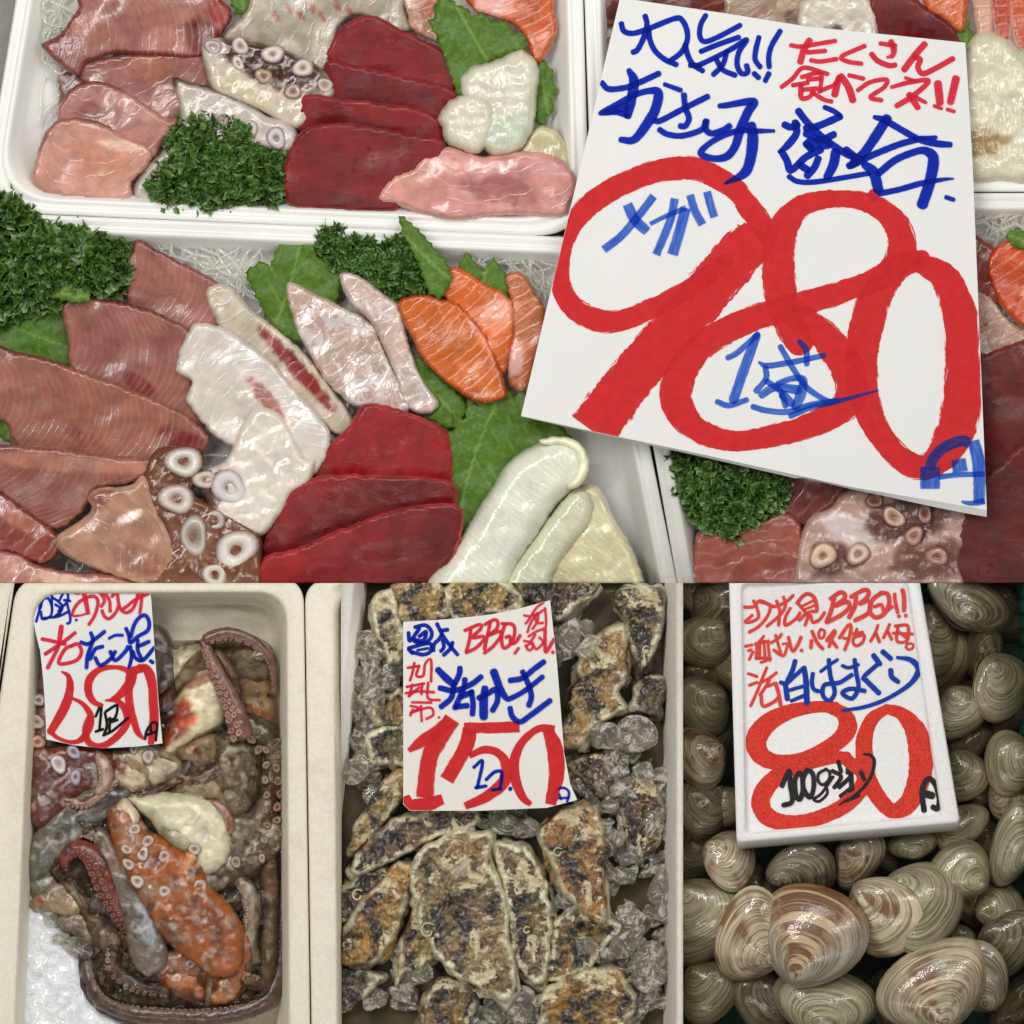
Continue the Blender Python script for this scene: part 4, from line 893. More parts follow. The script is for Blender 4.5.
piece('fish_slice', 'pink fish slice below the parsley under the card', 'fish slice', pl('694,545 712,528 756,520 784,512 800,520 806,560 812,640 700,640'), M_PALE, 28, 13, colfn((190, 118, 104), (176, 66, 64), 4, es=(750, 530, .2, -1)), ang=80, amp=4)
piece('fish_slice', 'reddish fish slice in the shade of the card near the octopus', 'fish slice', pl('770,470 840,480 850,510 820,530 790,520 775,505'), M_PALE, 24, 11, colfn((150, 84, 78)), ang=40, amp=3)
octo_slice('octopus piece with brown ringed suckers below the big card', pl('796,560 808,520 830,508 860,486 960,492 978,520 962,560 965,640 800,640'), 32, 14,
    colfn((196, 168, 158), None, patches=[(850,530,34,16,30,(206,196,194),.9),(905,520,40,24,0,(128,80,66),.85),(832,560,24,18,0,(134,88,72),.8),(930,560,40,20,0,(150,104,88),.8)]),
    [(823,556,14,47,(216,188,160),(130,84,68)),(858,554,12,47,(206,180,158),(134,88,74)),(894,517,12,48,(206,176,150),(116,72,60)),(925,513,11,47,(160,112,96),(104,64,54)),(914,536,10,48,(190,150,134),(130,84,72)),(937,557,12,46,(180,138,118),(124,82,70)),(875,500,9,47,(150,110,90),(104,64,54))], amp=3)
# =============================== display B: octopus legs in a foam box ===============================
DIM[0] = .78
PANEL[0] = 'B'
FOAMB = foam_mat('ivory_foam_box', srgb((235, 228, 208)), 3.0, .35, dirt=.16, dcol=tuple(srgb((150, 130, 100))))
def foam_box(label, outerq, innerq, r, ztop, zfloor, mat, grow=0, steps=()):
    rings = [(quad_round(outerq, r, -10), -10), (quad_round(outerq, r), ztop-3), (quad_round(outerq, r, -1), ztop-.8), (quad_round(outerq, r, -3), ztop)]
    rings += [(quad_round(outerq, r, g), ztop+z) for g, z in steps]
    rings += [(quad_round(innerq, r+4, 2), ztop), (quad_round(innerq, r+4, .5), ztop-1), (quad_round(innerq, r+4, -1), ztop-4), (quad_round(innerq, r+4, -9), ztop-45), (quad_round(innerq, r+3, -14), zfloor+4), (quad_round(innerq, r, -20), zfloor)]
    return props(loft('foam_box', rings, mat, None), label, 'foam box', 'foam boxes of the shellfish stall')
M_FLOOR = simple('dark_wet_floor', srgb((52, 56, 66)), .4, px=50, var=.2)
def ground(x0, x1):
    PANEL[0] = None
    V = [(x0, SEAM_Y, -14), (x1, SEAM_Y, -14), (x1, 1300, -14), (x0, 1300, -14), (x0, SEAM_Y, -22), (x1, SEAM_Y, -22), (x1, 1300, -22), (x0, 1300, -22)]
    o = mk('ground', V, [(0, 3, 2, 1), (4, 5, 6, 7), (0, 1, 5, 4), (1, 2, 6, 5), (2, 3, 7, 6), (3, 0, 4, 7)], M_FLOOR, None, smooth=False); props(o, kind='structure')
ground(-250, 1290)
PANEL[0] = 'B'
foam_box('ivory foam box holding the live octopus legs', [(18, 578), (304, 578), (312, 1120), (-60, 1120)], [(34, 592), (287, 592), (290, 1060), (14, 1060)], 26, 84, 8, FOAMB)
foam_box('ivory foam box barely showing at the left edge beside the octopus box', [(-300, 560), (19, 560), (-40, 950), (-64, 1120)], [(-290, 600), (-30, 600), (-40, 1000), (-90, 1060)], 16, 80, 8, FOAMB)
foam_box('ivory foam box to the right of the octopus box, showing its left rim', [(305.2, 580), (600, 580), (600, 1120), (313.2, 1120)], [(334, 590), (580, 590), (580, 1080), (338, 1080)], 24, 82, 8, FOAMB)
# brine in the bottom of the box
t = NT('murky_brine'); _n = t.bump(t.noise(9, detail=4, dist=.5), 1.0, .9)
M_BRINE = t.pbr(Base_Color=t.mix(t.ramp(t.noise(22, detail=4), [(.38, 0), (.62, 1)]), tuple(srgb((62, 44, 36))), tuple(srgb((140, 126, 104)))), Roughness=.12, Normal=_n, Coat_Weight=.5)
pool = pl("38,690 60,650 200,640 262,640 280,680 286,800 286,900 284,985 255,1016 130,1016 92,995 86,950 60,905 34,880 28,800")
o = slab('brine', pool, M_BRINE, None, 26, 10, 10, res=4, step=5, amp=12, asize=20); props(o, kind='stuff')
k2 = 2.3216
B1 = lambda s: Z(0, 583, k2, s)
M_FROST = simple('white_ice_lining', srgb((226, 228, 232)), .3, px=9, var=.2, bumpa=2.6, bpx=7, Coat_Weight=.6, Subsurface_Weight=.2, Subsurface_Scale=.004)
o = slab('ice', pl("8,760 30,740 36,800 34,870 52,905 84,955 96,1000 130,1040 -20,1060 -20,860"), M_FROST, None, 20, 20, 16, res=4, amp=7, asize=13); props(o, kind='stuff')
CR, GY, OR, DK = (200, 190, 162), (136, 124, 106), (186, 104, 52), (74, 52, 42)
_ns = [0]
def arm_skin(base, patches=(), edge=None, ew=5, var=.16, seed=0, k=1.0):
    f0 = colfn(base, edge, ew, patches, var, seed); _ns[0] += 1; q = _ns[0]*7
    def f(x, y, d):
        c = f0(x, y, d)
        c = lerpc(c, srgb((150, 132, 110)), .55*k*sstep(.1, .45, fbm(x, y, 16, 4, q)))
        c = lerpc(c, srgb((84, 58, 46)), .75*k*sstep(.12, .4, fbm(x, y, 12, 4, q+3)))
        return lerpc(c, srgb((205, 198, 180)), .5*k*sstep(.2, .5, fbm(x, y, 10, 3, q+5)))
    return f
def legpiece(label, outline, z, h, colf, sucks=(), cat='octopus leg', edge=12, amp=4, asize=13, **kw):
    h *= .85; edge *= 1.15; amp = 5; asize = 18
    outline = np.asarray(outline); c = np.mean(outline, 0); outline = c+(outline-c)*1.13; t = thing('octopus_tentacle', label, cat, c[0], c[1], z)
    kw.setdefault('res', 3.0)
    slab('flesh', outline, M_WETOC, t, z, h, edge, colf=colf, step=2.5, amp=amp, asize=asize, jag=2.0, **kw)
    for i, s in enumerate(sucks):
        x, y, r = s[:3]; zz = s[3] if len(s) > 3 else z+h-1
        sucker(t, x, y, zz, r, *(s[4:6] if len(s) > 4 else ((200, 184, 170), (150, 104, 84))), tilt=(random.uniform(-.3, .3), random.uniform(-.3, .3)), seed=i)
    return t
M_WETOC = flesh('wet_octopus', None, mott=(8, .2), rough=.25, coat=1.0, bump=1.0, bpx=9, fine=.7, sss=.25)
def tentacle(label, path, rad, z0, colf, sucks=None, side=1, sr=.42, scol=((150, 112, 100), (110, 76, 68)), every=8, rows=1, squash=.8, group=None):
    P = np.array([(p[0], p[1], p[2] if len(p) > 2 else z0) for p in path], float)
    t = thing('octopus_tentacle', label, 'octopus leg', P[:, 0].mean(), P[:, 1].mean(), P[:, 2].min())
    tube('flesh', P, rad, M_WETOC, t, 14, 2.5, colf=colf, squash=squash, amp=.16, asize=7)
    if sucks:
        Q = catmull(np.column_stack([P, rad]), False, 2); L = np.concatenate([[0], np.cumsum(np.linalg.norm(np.diff(Q[:, :2], axis=0), axis=1))])
        T = np.gradient(Q[:, :2], axis=0); T /= np.linalg.norm(T, axis=1)[:, None]+1e-9
        s = 4.0; i = 0
        while s < L[-1]-3 and i < 60:
            j = int(np.searchsorted(L, s)); j = min(j, len(Q)-1); r = Q[j, 3]; n = np.array([-T[j, 1], T[j, 0]])
            offs = [side*.15, side*.75] if rows == 2 else [side*.7]
            for q, of in enumerate(offs):
                jj = min(len(Q)-1, j+(2 if q else 0)); c = Q[jj]
                sucker(t, c[0]+n[0]*of*r, c[1]+n[1]*of*r, c[2]+squash*r*math.sqrt(max(0, 1-of*of))+.2, r*sr, *scol, tilt=(n[0]*of*-.8, n[1]*of*-.8), seed=i)
            s += max(3.2, r*sr*2.2); i += 1
    return t
def tc(base, under, seed=0, patches=()):
    b, u_ = srgb(base), srgb(under)
    def f(x, y, s, a):
        c = lerpc(np.tile(b, (len(x), 1)), u_, sstep(-.2, .8, fbm(x, y, 9, 3, seed)*1.6+.2*a))
        return np.clip(c*(1+.2*fbm(x, y, 5, 2, seed+2))[:, None], 0, 1)
    return f
legpiece('dark greyish leg end behind the right side of the tag', B1('355,110 385,120 400,150 412,220 405,280 380,300 340,300 330,150'), 34, 16, arm_skin((110, 98, 84), patches=[(166,700,10,12,20,(160,84,50),.7)]))
legpiece('cream jelly like flesh at the top beside the tag', B1('395,170 430,150 468,155 480,200 455,235 410,250 388,215'), 32, 16, arm_skin((186, 178, 150)))
legpiece('pale glassy flesh lump inside the bend of the top tentacle', B1('548,150 590,135 622,160 630,210 600,232 565,215 545,185'), 34, 16, arm_skin((176, 168, 138)))
legpiece('cream flesh with faint orange streak at the top right', B1('555,235 600,222 645,240 655,300 652,350 600,352 560,320'), 30, 16, arm_skin((190, 176, 146), patches=[(258,712,22,5,25,(206,134,92),.6)]))
legpiece('large cream and bright orange flesh piece right of the tag', B1('378,372 395,310 432,240 480,208 512,235 524,290 510,330 470,350 430,375 398,402'), 42, 22, arm_skin((206, 196, 168), patches=[(176,722,15,28,35,(178,78,30),.95),(188,722,12,5,-20,(220,118,56),.95),(200,680,20,6,-20,(170,100,80),.6)], seed=4, k=.35), edge=16)
legpiece('cream knob with orange stripe below the orange piece', B1('412,385 440,362 490,352 506,380 498,415 462,430 425,415'), 38, 16, arm_skin((190, 176, 148), patches=[(192,748,14,4,35,(176,96,58),.8)]))
legpiece('beige leg section in the middle right of the box', B1('492,385 520,355 565,358 600,395 600,470 570,530 530,545 500,500 488,430'), 36, 20, arm_skin((168, 156, 130), patches=[(250,760,12,22,0,(84,76,66),.7)]), edge=18)
legpiece('broad grey leg along the right wall with a row of brown suckers', B1('540,330 590,320 640,350 655,400 652,480 640,560 620,640 570,670 520,640 545,560 590,500 600,420 570,370'), 38, 20, arm_skin(GY, patches=[(262,770,8,30,0,(92,78,64),.7),(275,800,5,60,0,(112,70,52),.7)]),
    [(242+4*math.sin(i*.9)+min(i, 6)*6.3, 722+i*11.5+(6-min(i, 6))*1.2, 5.2, 56, (132,100,82), (86,58,46)) for i in range(3)]+[(279-abs(i-4)*.8+1.5*math.sin(i*2), 742+i*13, 5.4, 52, (140,108,88), (88,58,46)) for i in range(9)]+[(266+2*math.sin(i*3), 750+i*15, 4.2, 57, (146,120,98), (100,72,58)) for i in range(7)], edge=16)
tentacle('thin dark tentacle arching over the top right corner of the box', [(268,696,46),(274,692,50),(274,680,52),(271,662,54),(258,645,56),(240,636,57),(222,634,58),(205,640,58)], [2.6,3.2,3.4,4.4,5.6,6.4,6.8,6.4], 50, tc((112,78,66),(84,54,46),3), True, -1, .38)
tentacle('brown tentacle with paired suckers hanging down from the top bend', [(203,640,56),(209,655,58),(217,672,60),(226,690,60),(233,706,60),(238,722,58),(242,736,54)], [4.5,6,7.5,9,10,11.5,12], 58, tc((128,88,74),(98,64,54),6), True, 1, .36, ((168,126,112),(120,80,70)), rows=2)
tentacle('short dark tentacle tip between the top bend and the pale lump', [(216,652,44),(226,668,46),(233,684,46),(236,700,44)], [6,7.5,7,6], 44, tc((108,72,60),(84,54,46),9))
legpiece('cream leg section with orange rim right below the tag', B1('235,405 290,385 350,372 400,400 418,425 400,455 345,482 290,478 250,450'), 40, 18, arm_skin((190, 178, 156), patches=[(120,765,8,12,0,(160,76,44),.8),(158,790,22,8,-10,(120,62,40),.8)]), [(148,756,7,57,(190,180,172),(150,128,118)),(134,748,6,56,(186,176,166),(150,128,118))])
legpiece('dark speckled skin fold between the cream sections', B1('330,470 400,440 430,400 500,410 490,440 420,470 370,500 300,510 285,490'), 38, 14, arm_skin((92, 74, 58), patches=[(165,785,14,6,-20,(150,82,52),.8)]), edge=8)
legpiece('pink sucker edges bulging out left of the tag', B1('86,215 110,200 130,230 130,420 95,440 78,400 76,330 84,270'), 38, 16, arm_skin((170, 138, 126), patches=[(38,725,6,10,0,(150,70,56),.7)]), [(39,700,7,52,(196,182,176),(140,104,96)),(37,722,8,52,(204,184,172),(156,96,80)),(38,742,8,53,(196,150,132),(150,84,64))])
legpiece('red brown leg with violet white suckers below the left corner of the tag', B1('78,400 105,385 200,375 250,395 262,440 230,485 195,490 140,540 95,560 72,520 75,450'), 44, 20, arm_skin((136, 62, 44), patches=[(46,790,14,28,0,(134,92,86),.8),(60,752,18,8,0,(170,84,40),.8),(86,770,20,10,20,(140,120,112),.6)], seed=8), [(59,764,10,64,(214,206,204),(170,140,136)),(74,752,8,63,(180,168,178),(120,92,96)),(76,777,8,63,(176,164,180),(128,96,96))], edge=16)
legpiece('pale sheet of flesh across the centre above the cream arc', B1('400,480 440,455 490,450 530,480 545,540 510,540 470,505 410,505'), 38, 16, arm_skin((184, 176, 156)))
legpiece('grey green leg with dark speckled right side left of the centre', B1('90,580 140,510 205,468 262,470 292,488 284,520 230,560 190,600 150,640 92,680 74,640'), 42, 18, arm_skin((136, 134, 120), patches=[(110,798,18,10,-30,(62,64,60),.9),(75,780,12,6,-30,(164,104,64),.8),(85,815,22,8,-35,(92,96,92),.6)], var=.25, seed=5), edge=14)
legpiece('olive grey leg slab along the left wall below the red brown one', B1('74,640 100,625 160,600 150,650 140,700 85,735 70,700'), 36, 16, arm_skin((140, 136, 118), patches=[(45,865,14,6,0,(92,88,76),.6)]))
legpiece('beige flesh with orange spots at the left above the ice', B1('78,735 110,705 160,695 195,735 202,768 160,775 110,765 80,760'), 40, 14, arm_skin((176, 158, 128), patches=[(42,900,5,4,0,(190,100,56),.8),(66,897,5,3,0,(180,96,60),.7)]))
legpiece('grey beige leg tip lying on the ice', B1('140,780 180,765 230,775 270,815 272,845 235,852 190,825 150,805'), 40, 14, arm_skin((158, 142, 120)), edge=10)
legpiece('thick bright cream arc of flesh in the middle of the box', B1('308,508 345,500 400,494 465,504 510,538 526,590 518,640 484,668 450,660 425,628 400,604 378,586 355,556'), 48, 22, arm_skin((204, 200, 176), patches=[(172,836,14,10,20,(170,164,138),.9),(190,858,8,8,0,(180,172,146),.7)], var=.08, k=.3), edge=18, amp=3)
legpiece('glassy grey lump cradled inside the cream arc', B1('385,575 415,562 448,575 462,602 440,625 408,614 388,596'), 56, 12, arm_skin((184, 180, 156), k=.5), edge=9)
legpiece('grey beige legs tangled at the right below the cream arc', B1('515,560 560,540 640,560 645,620 600,670 540,700 480,720 450,690 470,660 510,640'), 40, 18, arm_skin((142, 130, 108), patches=[(250,852,12,6,30,(110,60,44),.7)]), [(236,862,6,58,(160,144,122),(110,84,68)),(262,858,5,57,(160,144,122),(110,84,68))])
legpiece('pale leg strip running down the right wall', B1('600,640 640,650 652,740 652,840 640,925 612,940 602,860 610,760'), 38, 16, arm_skin((150, 136, 112), patches=[(270,885,8,10,0,(180,120,80),.5)]), edge=10)
legpiece('dark mottled skin patch between the orange leg and the right strip', B1('540,690 600,680 612,760 606,850 590,900 560,860 540,780 500,720'), 32, 14, arm_skin((72, 66, 56), var=.35))
legpiece('dark purple brown legs sunk at the bottom of the box', B1('205,860 270,840 330,860 420,900 560,940 580,980 520,1010 330,1005 235,985 200,930'), 32, 14, arm_skin((62, 42, 40), var=.4, patches=[(105,980,10,8,0,(110,92,92),.6),(165,985,12,6,20,(100,84,84),.6)]))
legpiece('brown translucent web between the lower orange legs and the pale strip', B1('330,800 385,850 440,840 500,800 545,800 575,850 560,930 520,960 470,925 400,925 350,900 315,860'), 44, 14,
    arm_skin((176, 116, 70), patches=[(150,945,20,8,10,(176,164,148),.7),(200,960,16,8,-10,(92,58,44),.8),(222,945,8,14,0,(176,96,50),.7)], seed=31))
legpiece('orange leg with round white suckers curving down the lower middle', B1('266,560 285,532 322,540 356,590 400,612 440,640 470,660 478,700 520,740 548,790 552,850 530,890 480,892 440,860 400,830 365,790 330,730 285,640'), 52, 22,
    arm_skin((196, 122, 56), patches=[(128,838,9,16,-20,(196,160,138),.8),(158,905,12,16,-30,(214,138,64),.7),(196,915,14,18,-30,(160,86,42),.7),(184,862,4,18,12,(216,150,110),.8),(150,860,12,5,30,(150,70,30),.7),(172,925,16,9,30,(150,110,86),.75),(215,925,7,30,-10,(132,74,44),.6),(146,890,8,16,-30,(178,150,128),.8)], seed=12, k=1.1),
    [(135,829,6.5),(148,841,6.5),(127,849,6),(143,853,7.5),(129,864,7),(138,881,7.5),(165,856,6.5),(165,891,7.5),(195,849,6.5),(200,887,8,66),(214,906,9,62),(220,921,9,58),(210,938,8,58)], edge=16)
legpiece('pale pinkish white tip of the sucker covered leg', B1('262,530 285,505 305,512 322,545 318,570 290,580 268,565'), 56, 14, arm_skin((206, 192, 172), patches=[(122,822,6,5,0,(196,120,80),.6)], k=.2), edge=8)
tentacle('stubby orange leg tip with one sucker touching the cream arc', [(182,876,62),(187,866,66),(192,855,68)], [6,5.5,6], 64, tc((206,138,74),(214,160,110),33))
for_s = legpiece('blue grey slick strip along the left side of the orange leg', B1('228,592 254,594 288,650 322,715 356,775 378,830 380,870 350,895 325,890 302,860 290,790 262,720 236,660'), 54, 10, arm_skin((146, 134, 122), k=1.2, patches=[(112,858,8,16,-20,(176,140,128),.7),(146,925,8,30,-15,(176,182,192),.7)], var=.1), edge=12)
tentacle('dark red warty tentacle curling at the left above the ice', [(66,874,50),(66,858,54),(76,849,56),(90,854,57),(99,868,57),(107,888,55),(118,908,53),(126,926,48),(128,948,42)], [4,7,9,11,12,12,10,7,5], 54, tc((84,36,30),(140,58,30),15), True, 1, .3, ((140,84,74),(84,42,38)), rows=2)
legpiece('small orange leg piece at the bottom centre', B1('368,905 400,888 440,895 475,925 470,965 430,965 390,945'), 44, 14, arm_skin((200, 128, 66), patches=[(178,985,8,6,0,(190,150,120),.6)]))
legpiece('orange brown leg curve at the bottom right', B1('500,925 530,900 555,850 580,860 572,930 540,968 505,975 485,960'), 44, 14, arm_skin((196, 124, 66), patches=[(225,995,10,5,-30,(196,156,124),.7)]))
tentacle('thin pale tentacle tip crossing the bottom orange pieces', [(212,955,52),(211,975,54),(209,995,50),(207,1006,46)], [3.5,4,3.6,3], 52, tc((150,128,100),(120,96,76),20))
tentacle('long dark tentacle running along the bottom and up the right wall', [(86,955,38),(90,978,40),(102,1000,42),(128,1012,42),(165,1016,43),(205,1017,43),(240,1012,43),(268,998,43),(281,970,42),(284,930,42),(284,890,42),(283,850,44)], [6,8,9,9,9,9,9.5,10,9,8,7,6], 42, tc((92,66,54),(64,44,36),21), True, -1, .3, ((120,92,78),(80,56,48)))

# extra legs lying half sunk between the others
for lab, path, rad, c_, u_ in (
    ('dark brown leg sunk between the tag and the grey right leg', [(165,770,44),(190,780,46),(212,772,48),(232,760,46)], [5,7,7,4], (96,64,50), (150,128,104)),
    ('thin reddish leg tip curling beside the cream arc', [(205,800,52),(222,808,56),(230,826,56),(222,842,54)], [3,5,5,3], (128,72,50), (170,140,116)),
    ('brown leg winding under the blue grey strip', [(60,842,46),(84,832,50),(104,842,52),(118,866,52),(126,894,50)], [4,6,8,8,6], (92,62,52), (140,112,94)),
    ('greyish leg crossing left of the pale right strip', [(226,868,44),(244,884,48),(252,908,48),(250,936,46),(256,962,44)], [5,8,9,8,6], (122,106,86), (166,148,122)),
    ('dark wrinkled leg at the lower left above the bottom tentacle', [(96,930,42),(112,948,46),(116,970,46),(138,986,46),(168,992,46)], [5,8,9,8,6], (70,46,42), (112,90,84)),
    ('brown leg curling at the lower right corner', [(262,985,44),(244,978,48),(236,962,50),(244,944,50)], [8,8,6,4], (88,64,48), (132,108,86)),
    ('thin mottled leg between the red brown one and the grey green one', [(40,808,52),(62,800,56),(84,804,58),(104,792,58),(118,780,56)], [3,5,5,4,3], (110,66,46), (160,134,112)),
    ('pale pinkish leg tip under the lower edge of the tag', [(96,752,56),(104,764,60),(106,780,60),(98,794,58)], [4,7,7,5], (150,112,98), (190,170,154))):
    tentacle(lab, path, rad, 48, tc(c_, u_, len(path)+int(path[0][0])), True, 1, .34, ((176,150,130),(118,82,66)), rows=1)
t = NT('slimy_water'); fr = t.n('ShaderNodeFresnel'); fr.inputs['IOR'].default_value = 1.33
nb = t.bump(t.noise(9, detail=5, dist=.8), 1.0, 1.6); t.l(nb, fr.inputs['Normal'])
gl = t.n('ShaderNodeBsdfGlossy'); gl.inputs['Roughness'].default_value = .05; t.l(nb, gl.inputs['Normal'])
tr = t.n('ShaderNodeBsdfTransparent'); tr.inputs[0].default_value = (.82, .76, .68, 1)
mx = t.n('ShaderNodeMixShader'); t.l(fr.outputs[0], mx.inputs[0]); t.l(tr.outputs[0], mx.inputs[1]); t.l(gl.outputs[0], mx.inputs[2]); t.l(mx.outputs[0], t.out.inputs[0])
o = slab('slime', pl("46,700 60,700 150,700 200,650 262,650 276,690 280,800 280,900 276,975 250,1004 130,1004 98,985 92,950 70,900 44,860 38,780"), t.m, None, 48, 6, 14, res=5, step=5, amp=9, asize=22, flat=False); props(o, kind='stuff')
# ---------- ice ----------
def ice_material(name, tint=(.97, .955, .91), mixg=.45, white=.26):
    t = NT(name)
    nb = t.bump(t.noise(14, detail=2), 1.0, .5)
    g = t.n('ShaderNodeBsdfGlass'); g.inputs['IOR'].default_value = 1.31; g.inputs['Roughness'].default_value = .02; g.inputs['Color'].default_value = (*tint, 1); t.l(nb, g.inputs['Normal'])
    tr = t.n('ShaderNodeBsdfTransparent'); tr.inputs[0].default_value = (*tint, 1)
    d = t.n('ShaderNodeBsdfDiffuse'); d.inputs[0].default_value = (.82, .78, .68, 1)
    m = t.n('ShaderNodeMixShader'); m.inputs[0].default_value = mixg; t.l(tr.outputs[0], m.inputs[1]); t.l(g.outputs[0], m.inputs[2])
    m2 = t.n('ShaderNodeMixShader'); t.l(t.ramp(t.noise(16, detail=6, rough=.75, dist=2.0), [(.48, white*.3), (.60, white*2.2)]), m2.inputs[0]); t.l(m.outputs[0], m2.inputs[1]); t.l(d.outputs[0], m2.inputs[2])
    t.l(m2.outputs[0], t.out.inputs[0]); return t.m
M_ICE = ice_material('clear_ice')
def ico(sub):
    bm = bmesh.new(); bmesh.ops.create_icosphere(bm, subdivisions=sub, radius=1)
    V = np.array([v.co[:] for v in bm.verts]); F = [tuple(v.index for v in f.verts) for f in bm.faces]; bm.free(); return V, F
ICOV, ICOF = ico(4)
def ice_geo(x, y, z, rx, ry, rz, ang, seed):
    rg = np.random.default_rng(seed); n = rg.normal(size=(13, 3)); n /= np.linalg.norm(n, axis=1)[:, None]; d = rg.uniform(.5, .9, 13)
    D = ICOV@n.T; r = np.full(len(ICOV), 1.0)
    for k in range(13):
        m = D[:, k] > .05; r[m] = np.minimum(r[m], d[k]/D[m, k])
    V = ICOV*r[:, None]
    V = V*[rx, ry, rz]; a = math.radians(ang)
    X = V[:, 0]*math.cos(a)-V[:, 1]*math.sin(a)+x; Y = V[:, 0]*math.sin(a)+V[:, 1]*math.cos(a)+y
    return np.stack([X, Y, V[:, 2]+z], 1), [tuple(reversed(f)) for f in ICOF]
def ice(label, x, y, z, rx, ry, rz, ang, seed, group=None):
    V, F = ice_geo(x, y, z, rx, ry, rz, ang, seed)
    o = mk('ice_chunk', V, F, M_ICE, None, smooth=False); return props(o, label, 'ice chunk', group) if o else None
ice('flat clear ice chunk between the octopus leg tip and the white ice', 80, 945, 44, 24, 13, 9, 20, 1)
ice('small clear ice piece at the left wall above the flat chunk', 50, 918, 42, 12, 9, 8, 60, 2)
ice('clear ice piece near the top right bend of the thin tentacle', 261, 655, 56, 9, 6, 5, 20, 3)
ice('thin ice flake at the left wall below the small ice piece', 60, 938, 42, 10, 7, 6, -30, 4)
# =============================== display C: oysters on ice ===============================
PANEL[0] = 'C'
FOAMC = foam_mat('pale_foam_box', srgb((222, 216, 206)), 3.0, .3, dirt=.2, dcol=tuple(srgb((170, 140, 110))))
foam_box('pale foam box full of oysters and ice', [(318, 500), (745, 500), (745, 1160), (262, 1160)], [(362, 520), (676, 520), (676, 1110), (296, 1110)], 20, 96, 6, FOAMC)
t = NT('meltwater'); _n = t.bump(t.noise(16, detail=3, dist=.6), 1.0, .8)
M_MELT = t.pbr(Base_Color=t.mix(t.ramp(t.noise(40, detail=3), [(.3, 0), (.7, 1)]), tuple(srgb((62, 58, 42))), tuple(srgb((104, 96, 74)))), Roughness=.16, Normal=_n)
o = slab('water', pl("325,560 680,560 680,1100 300,1100"), M_MELT, None, 14, 10, 6, sharp=True, res=20, step=20); props(o, kind='structure')
def oyster_mat():
    t = NT('oyster_shell')
    e = t.attr('ed', 'Fac'); col = t.attr('col'); rd = t.attr('rd', 'Fac')
    n1 = t.noise(44, detail=7, rough=.62, dist=.9); n2 = t.noise(13, detail=6, rough=.7, dist=.8)
    lv = t.comb(t.math('ADD', t.math('MULTIPLY', rd, .12), t.math('MULTIPLY', t.noise(26, detail=3), 7.0)), t.math('MULTIPLY', t.noise(40), 2.0), 0.0)
    ln = t.n('ShaderNodeTexNoise'); t.l(lv, ln.inputs['Vector']); ln.inputs['Scale'].default_value = 1.0; ln.inputs['Detail'].default_value = 4; lam = ln.outputs['Fac']
    b = t.mix(t.ramp(n1, [(.42, 0), (.55, 1)]), tuple(srgb((32, 24, 14))), col)
    b = t.mix(t.ramp(lam, [(.55, 0), (.66, .45)]), b, tuple(srgb((206, 180, 128))))
    b = t.mix(t.ramp(n2, [(.52, 0), (.60, .85)]), b, tuple(srgb((28, 20, 14))))
    b = t.mix(t.ramp(t.noise(26, detail=7, rough=.66, dist=.7), [(.56, 0), (.60, .9)]), b, tuple(srgb((218, 204, 164))))
    b = t.mix(t.ramp(t.noise(30, detail=3), [(.62, 0), (.72, .3)]), b, tuple(srgb((150, 94, 72))))
    rim = t.math('ADD', t.math('MULTIPLY', e, .085), t.math('MULTIPLY', t.math('SUBTRACT', t.noise(10, detail=4), .5), 1.8))
    b = t.mix(t.math('MULTIPLY', t.ramp(rim, [(.3, 1), (.62, 0)]), t.attr('rimk', 'Fac')), b, tuple(srgb((226, 218, 184))))
    h = t.math('ADD', t.math('ADD', t.math('MULTIPLY', n1, .8), t.math('MULTIPLY', n2, .9)), t.math('ADD', t.math('MULTIPLY', lam, 1.0), t.math('MULTIPLY', t.noise(3.5, detail=4), .25)))
    nn = t.bump(h, 1.0, 2.6)
    return t.pbr(Base_Color=b, Roughness=t.ramp(n2, [(.3, .2), (.7, .5)]), Normal=nn, Coat_Weight=.6, Coat_Roughness=.08)
M_OYS = oyster_mat()
k3 = 2.3216
C1 = lambda s: Z(341, 583, k3, s)
OCH, BRN, OLV, CRM = (196, 164, 98), (150, 124, 82), (150, 138, 92), (206, 186, 140)
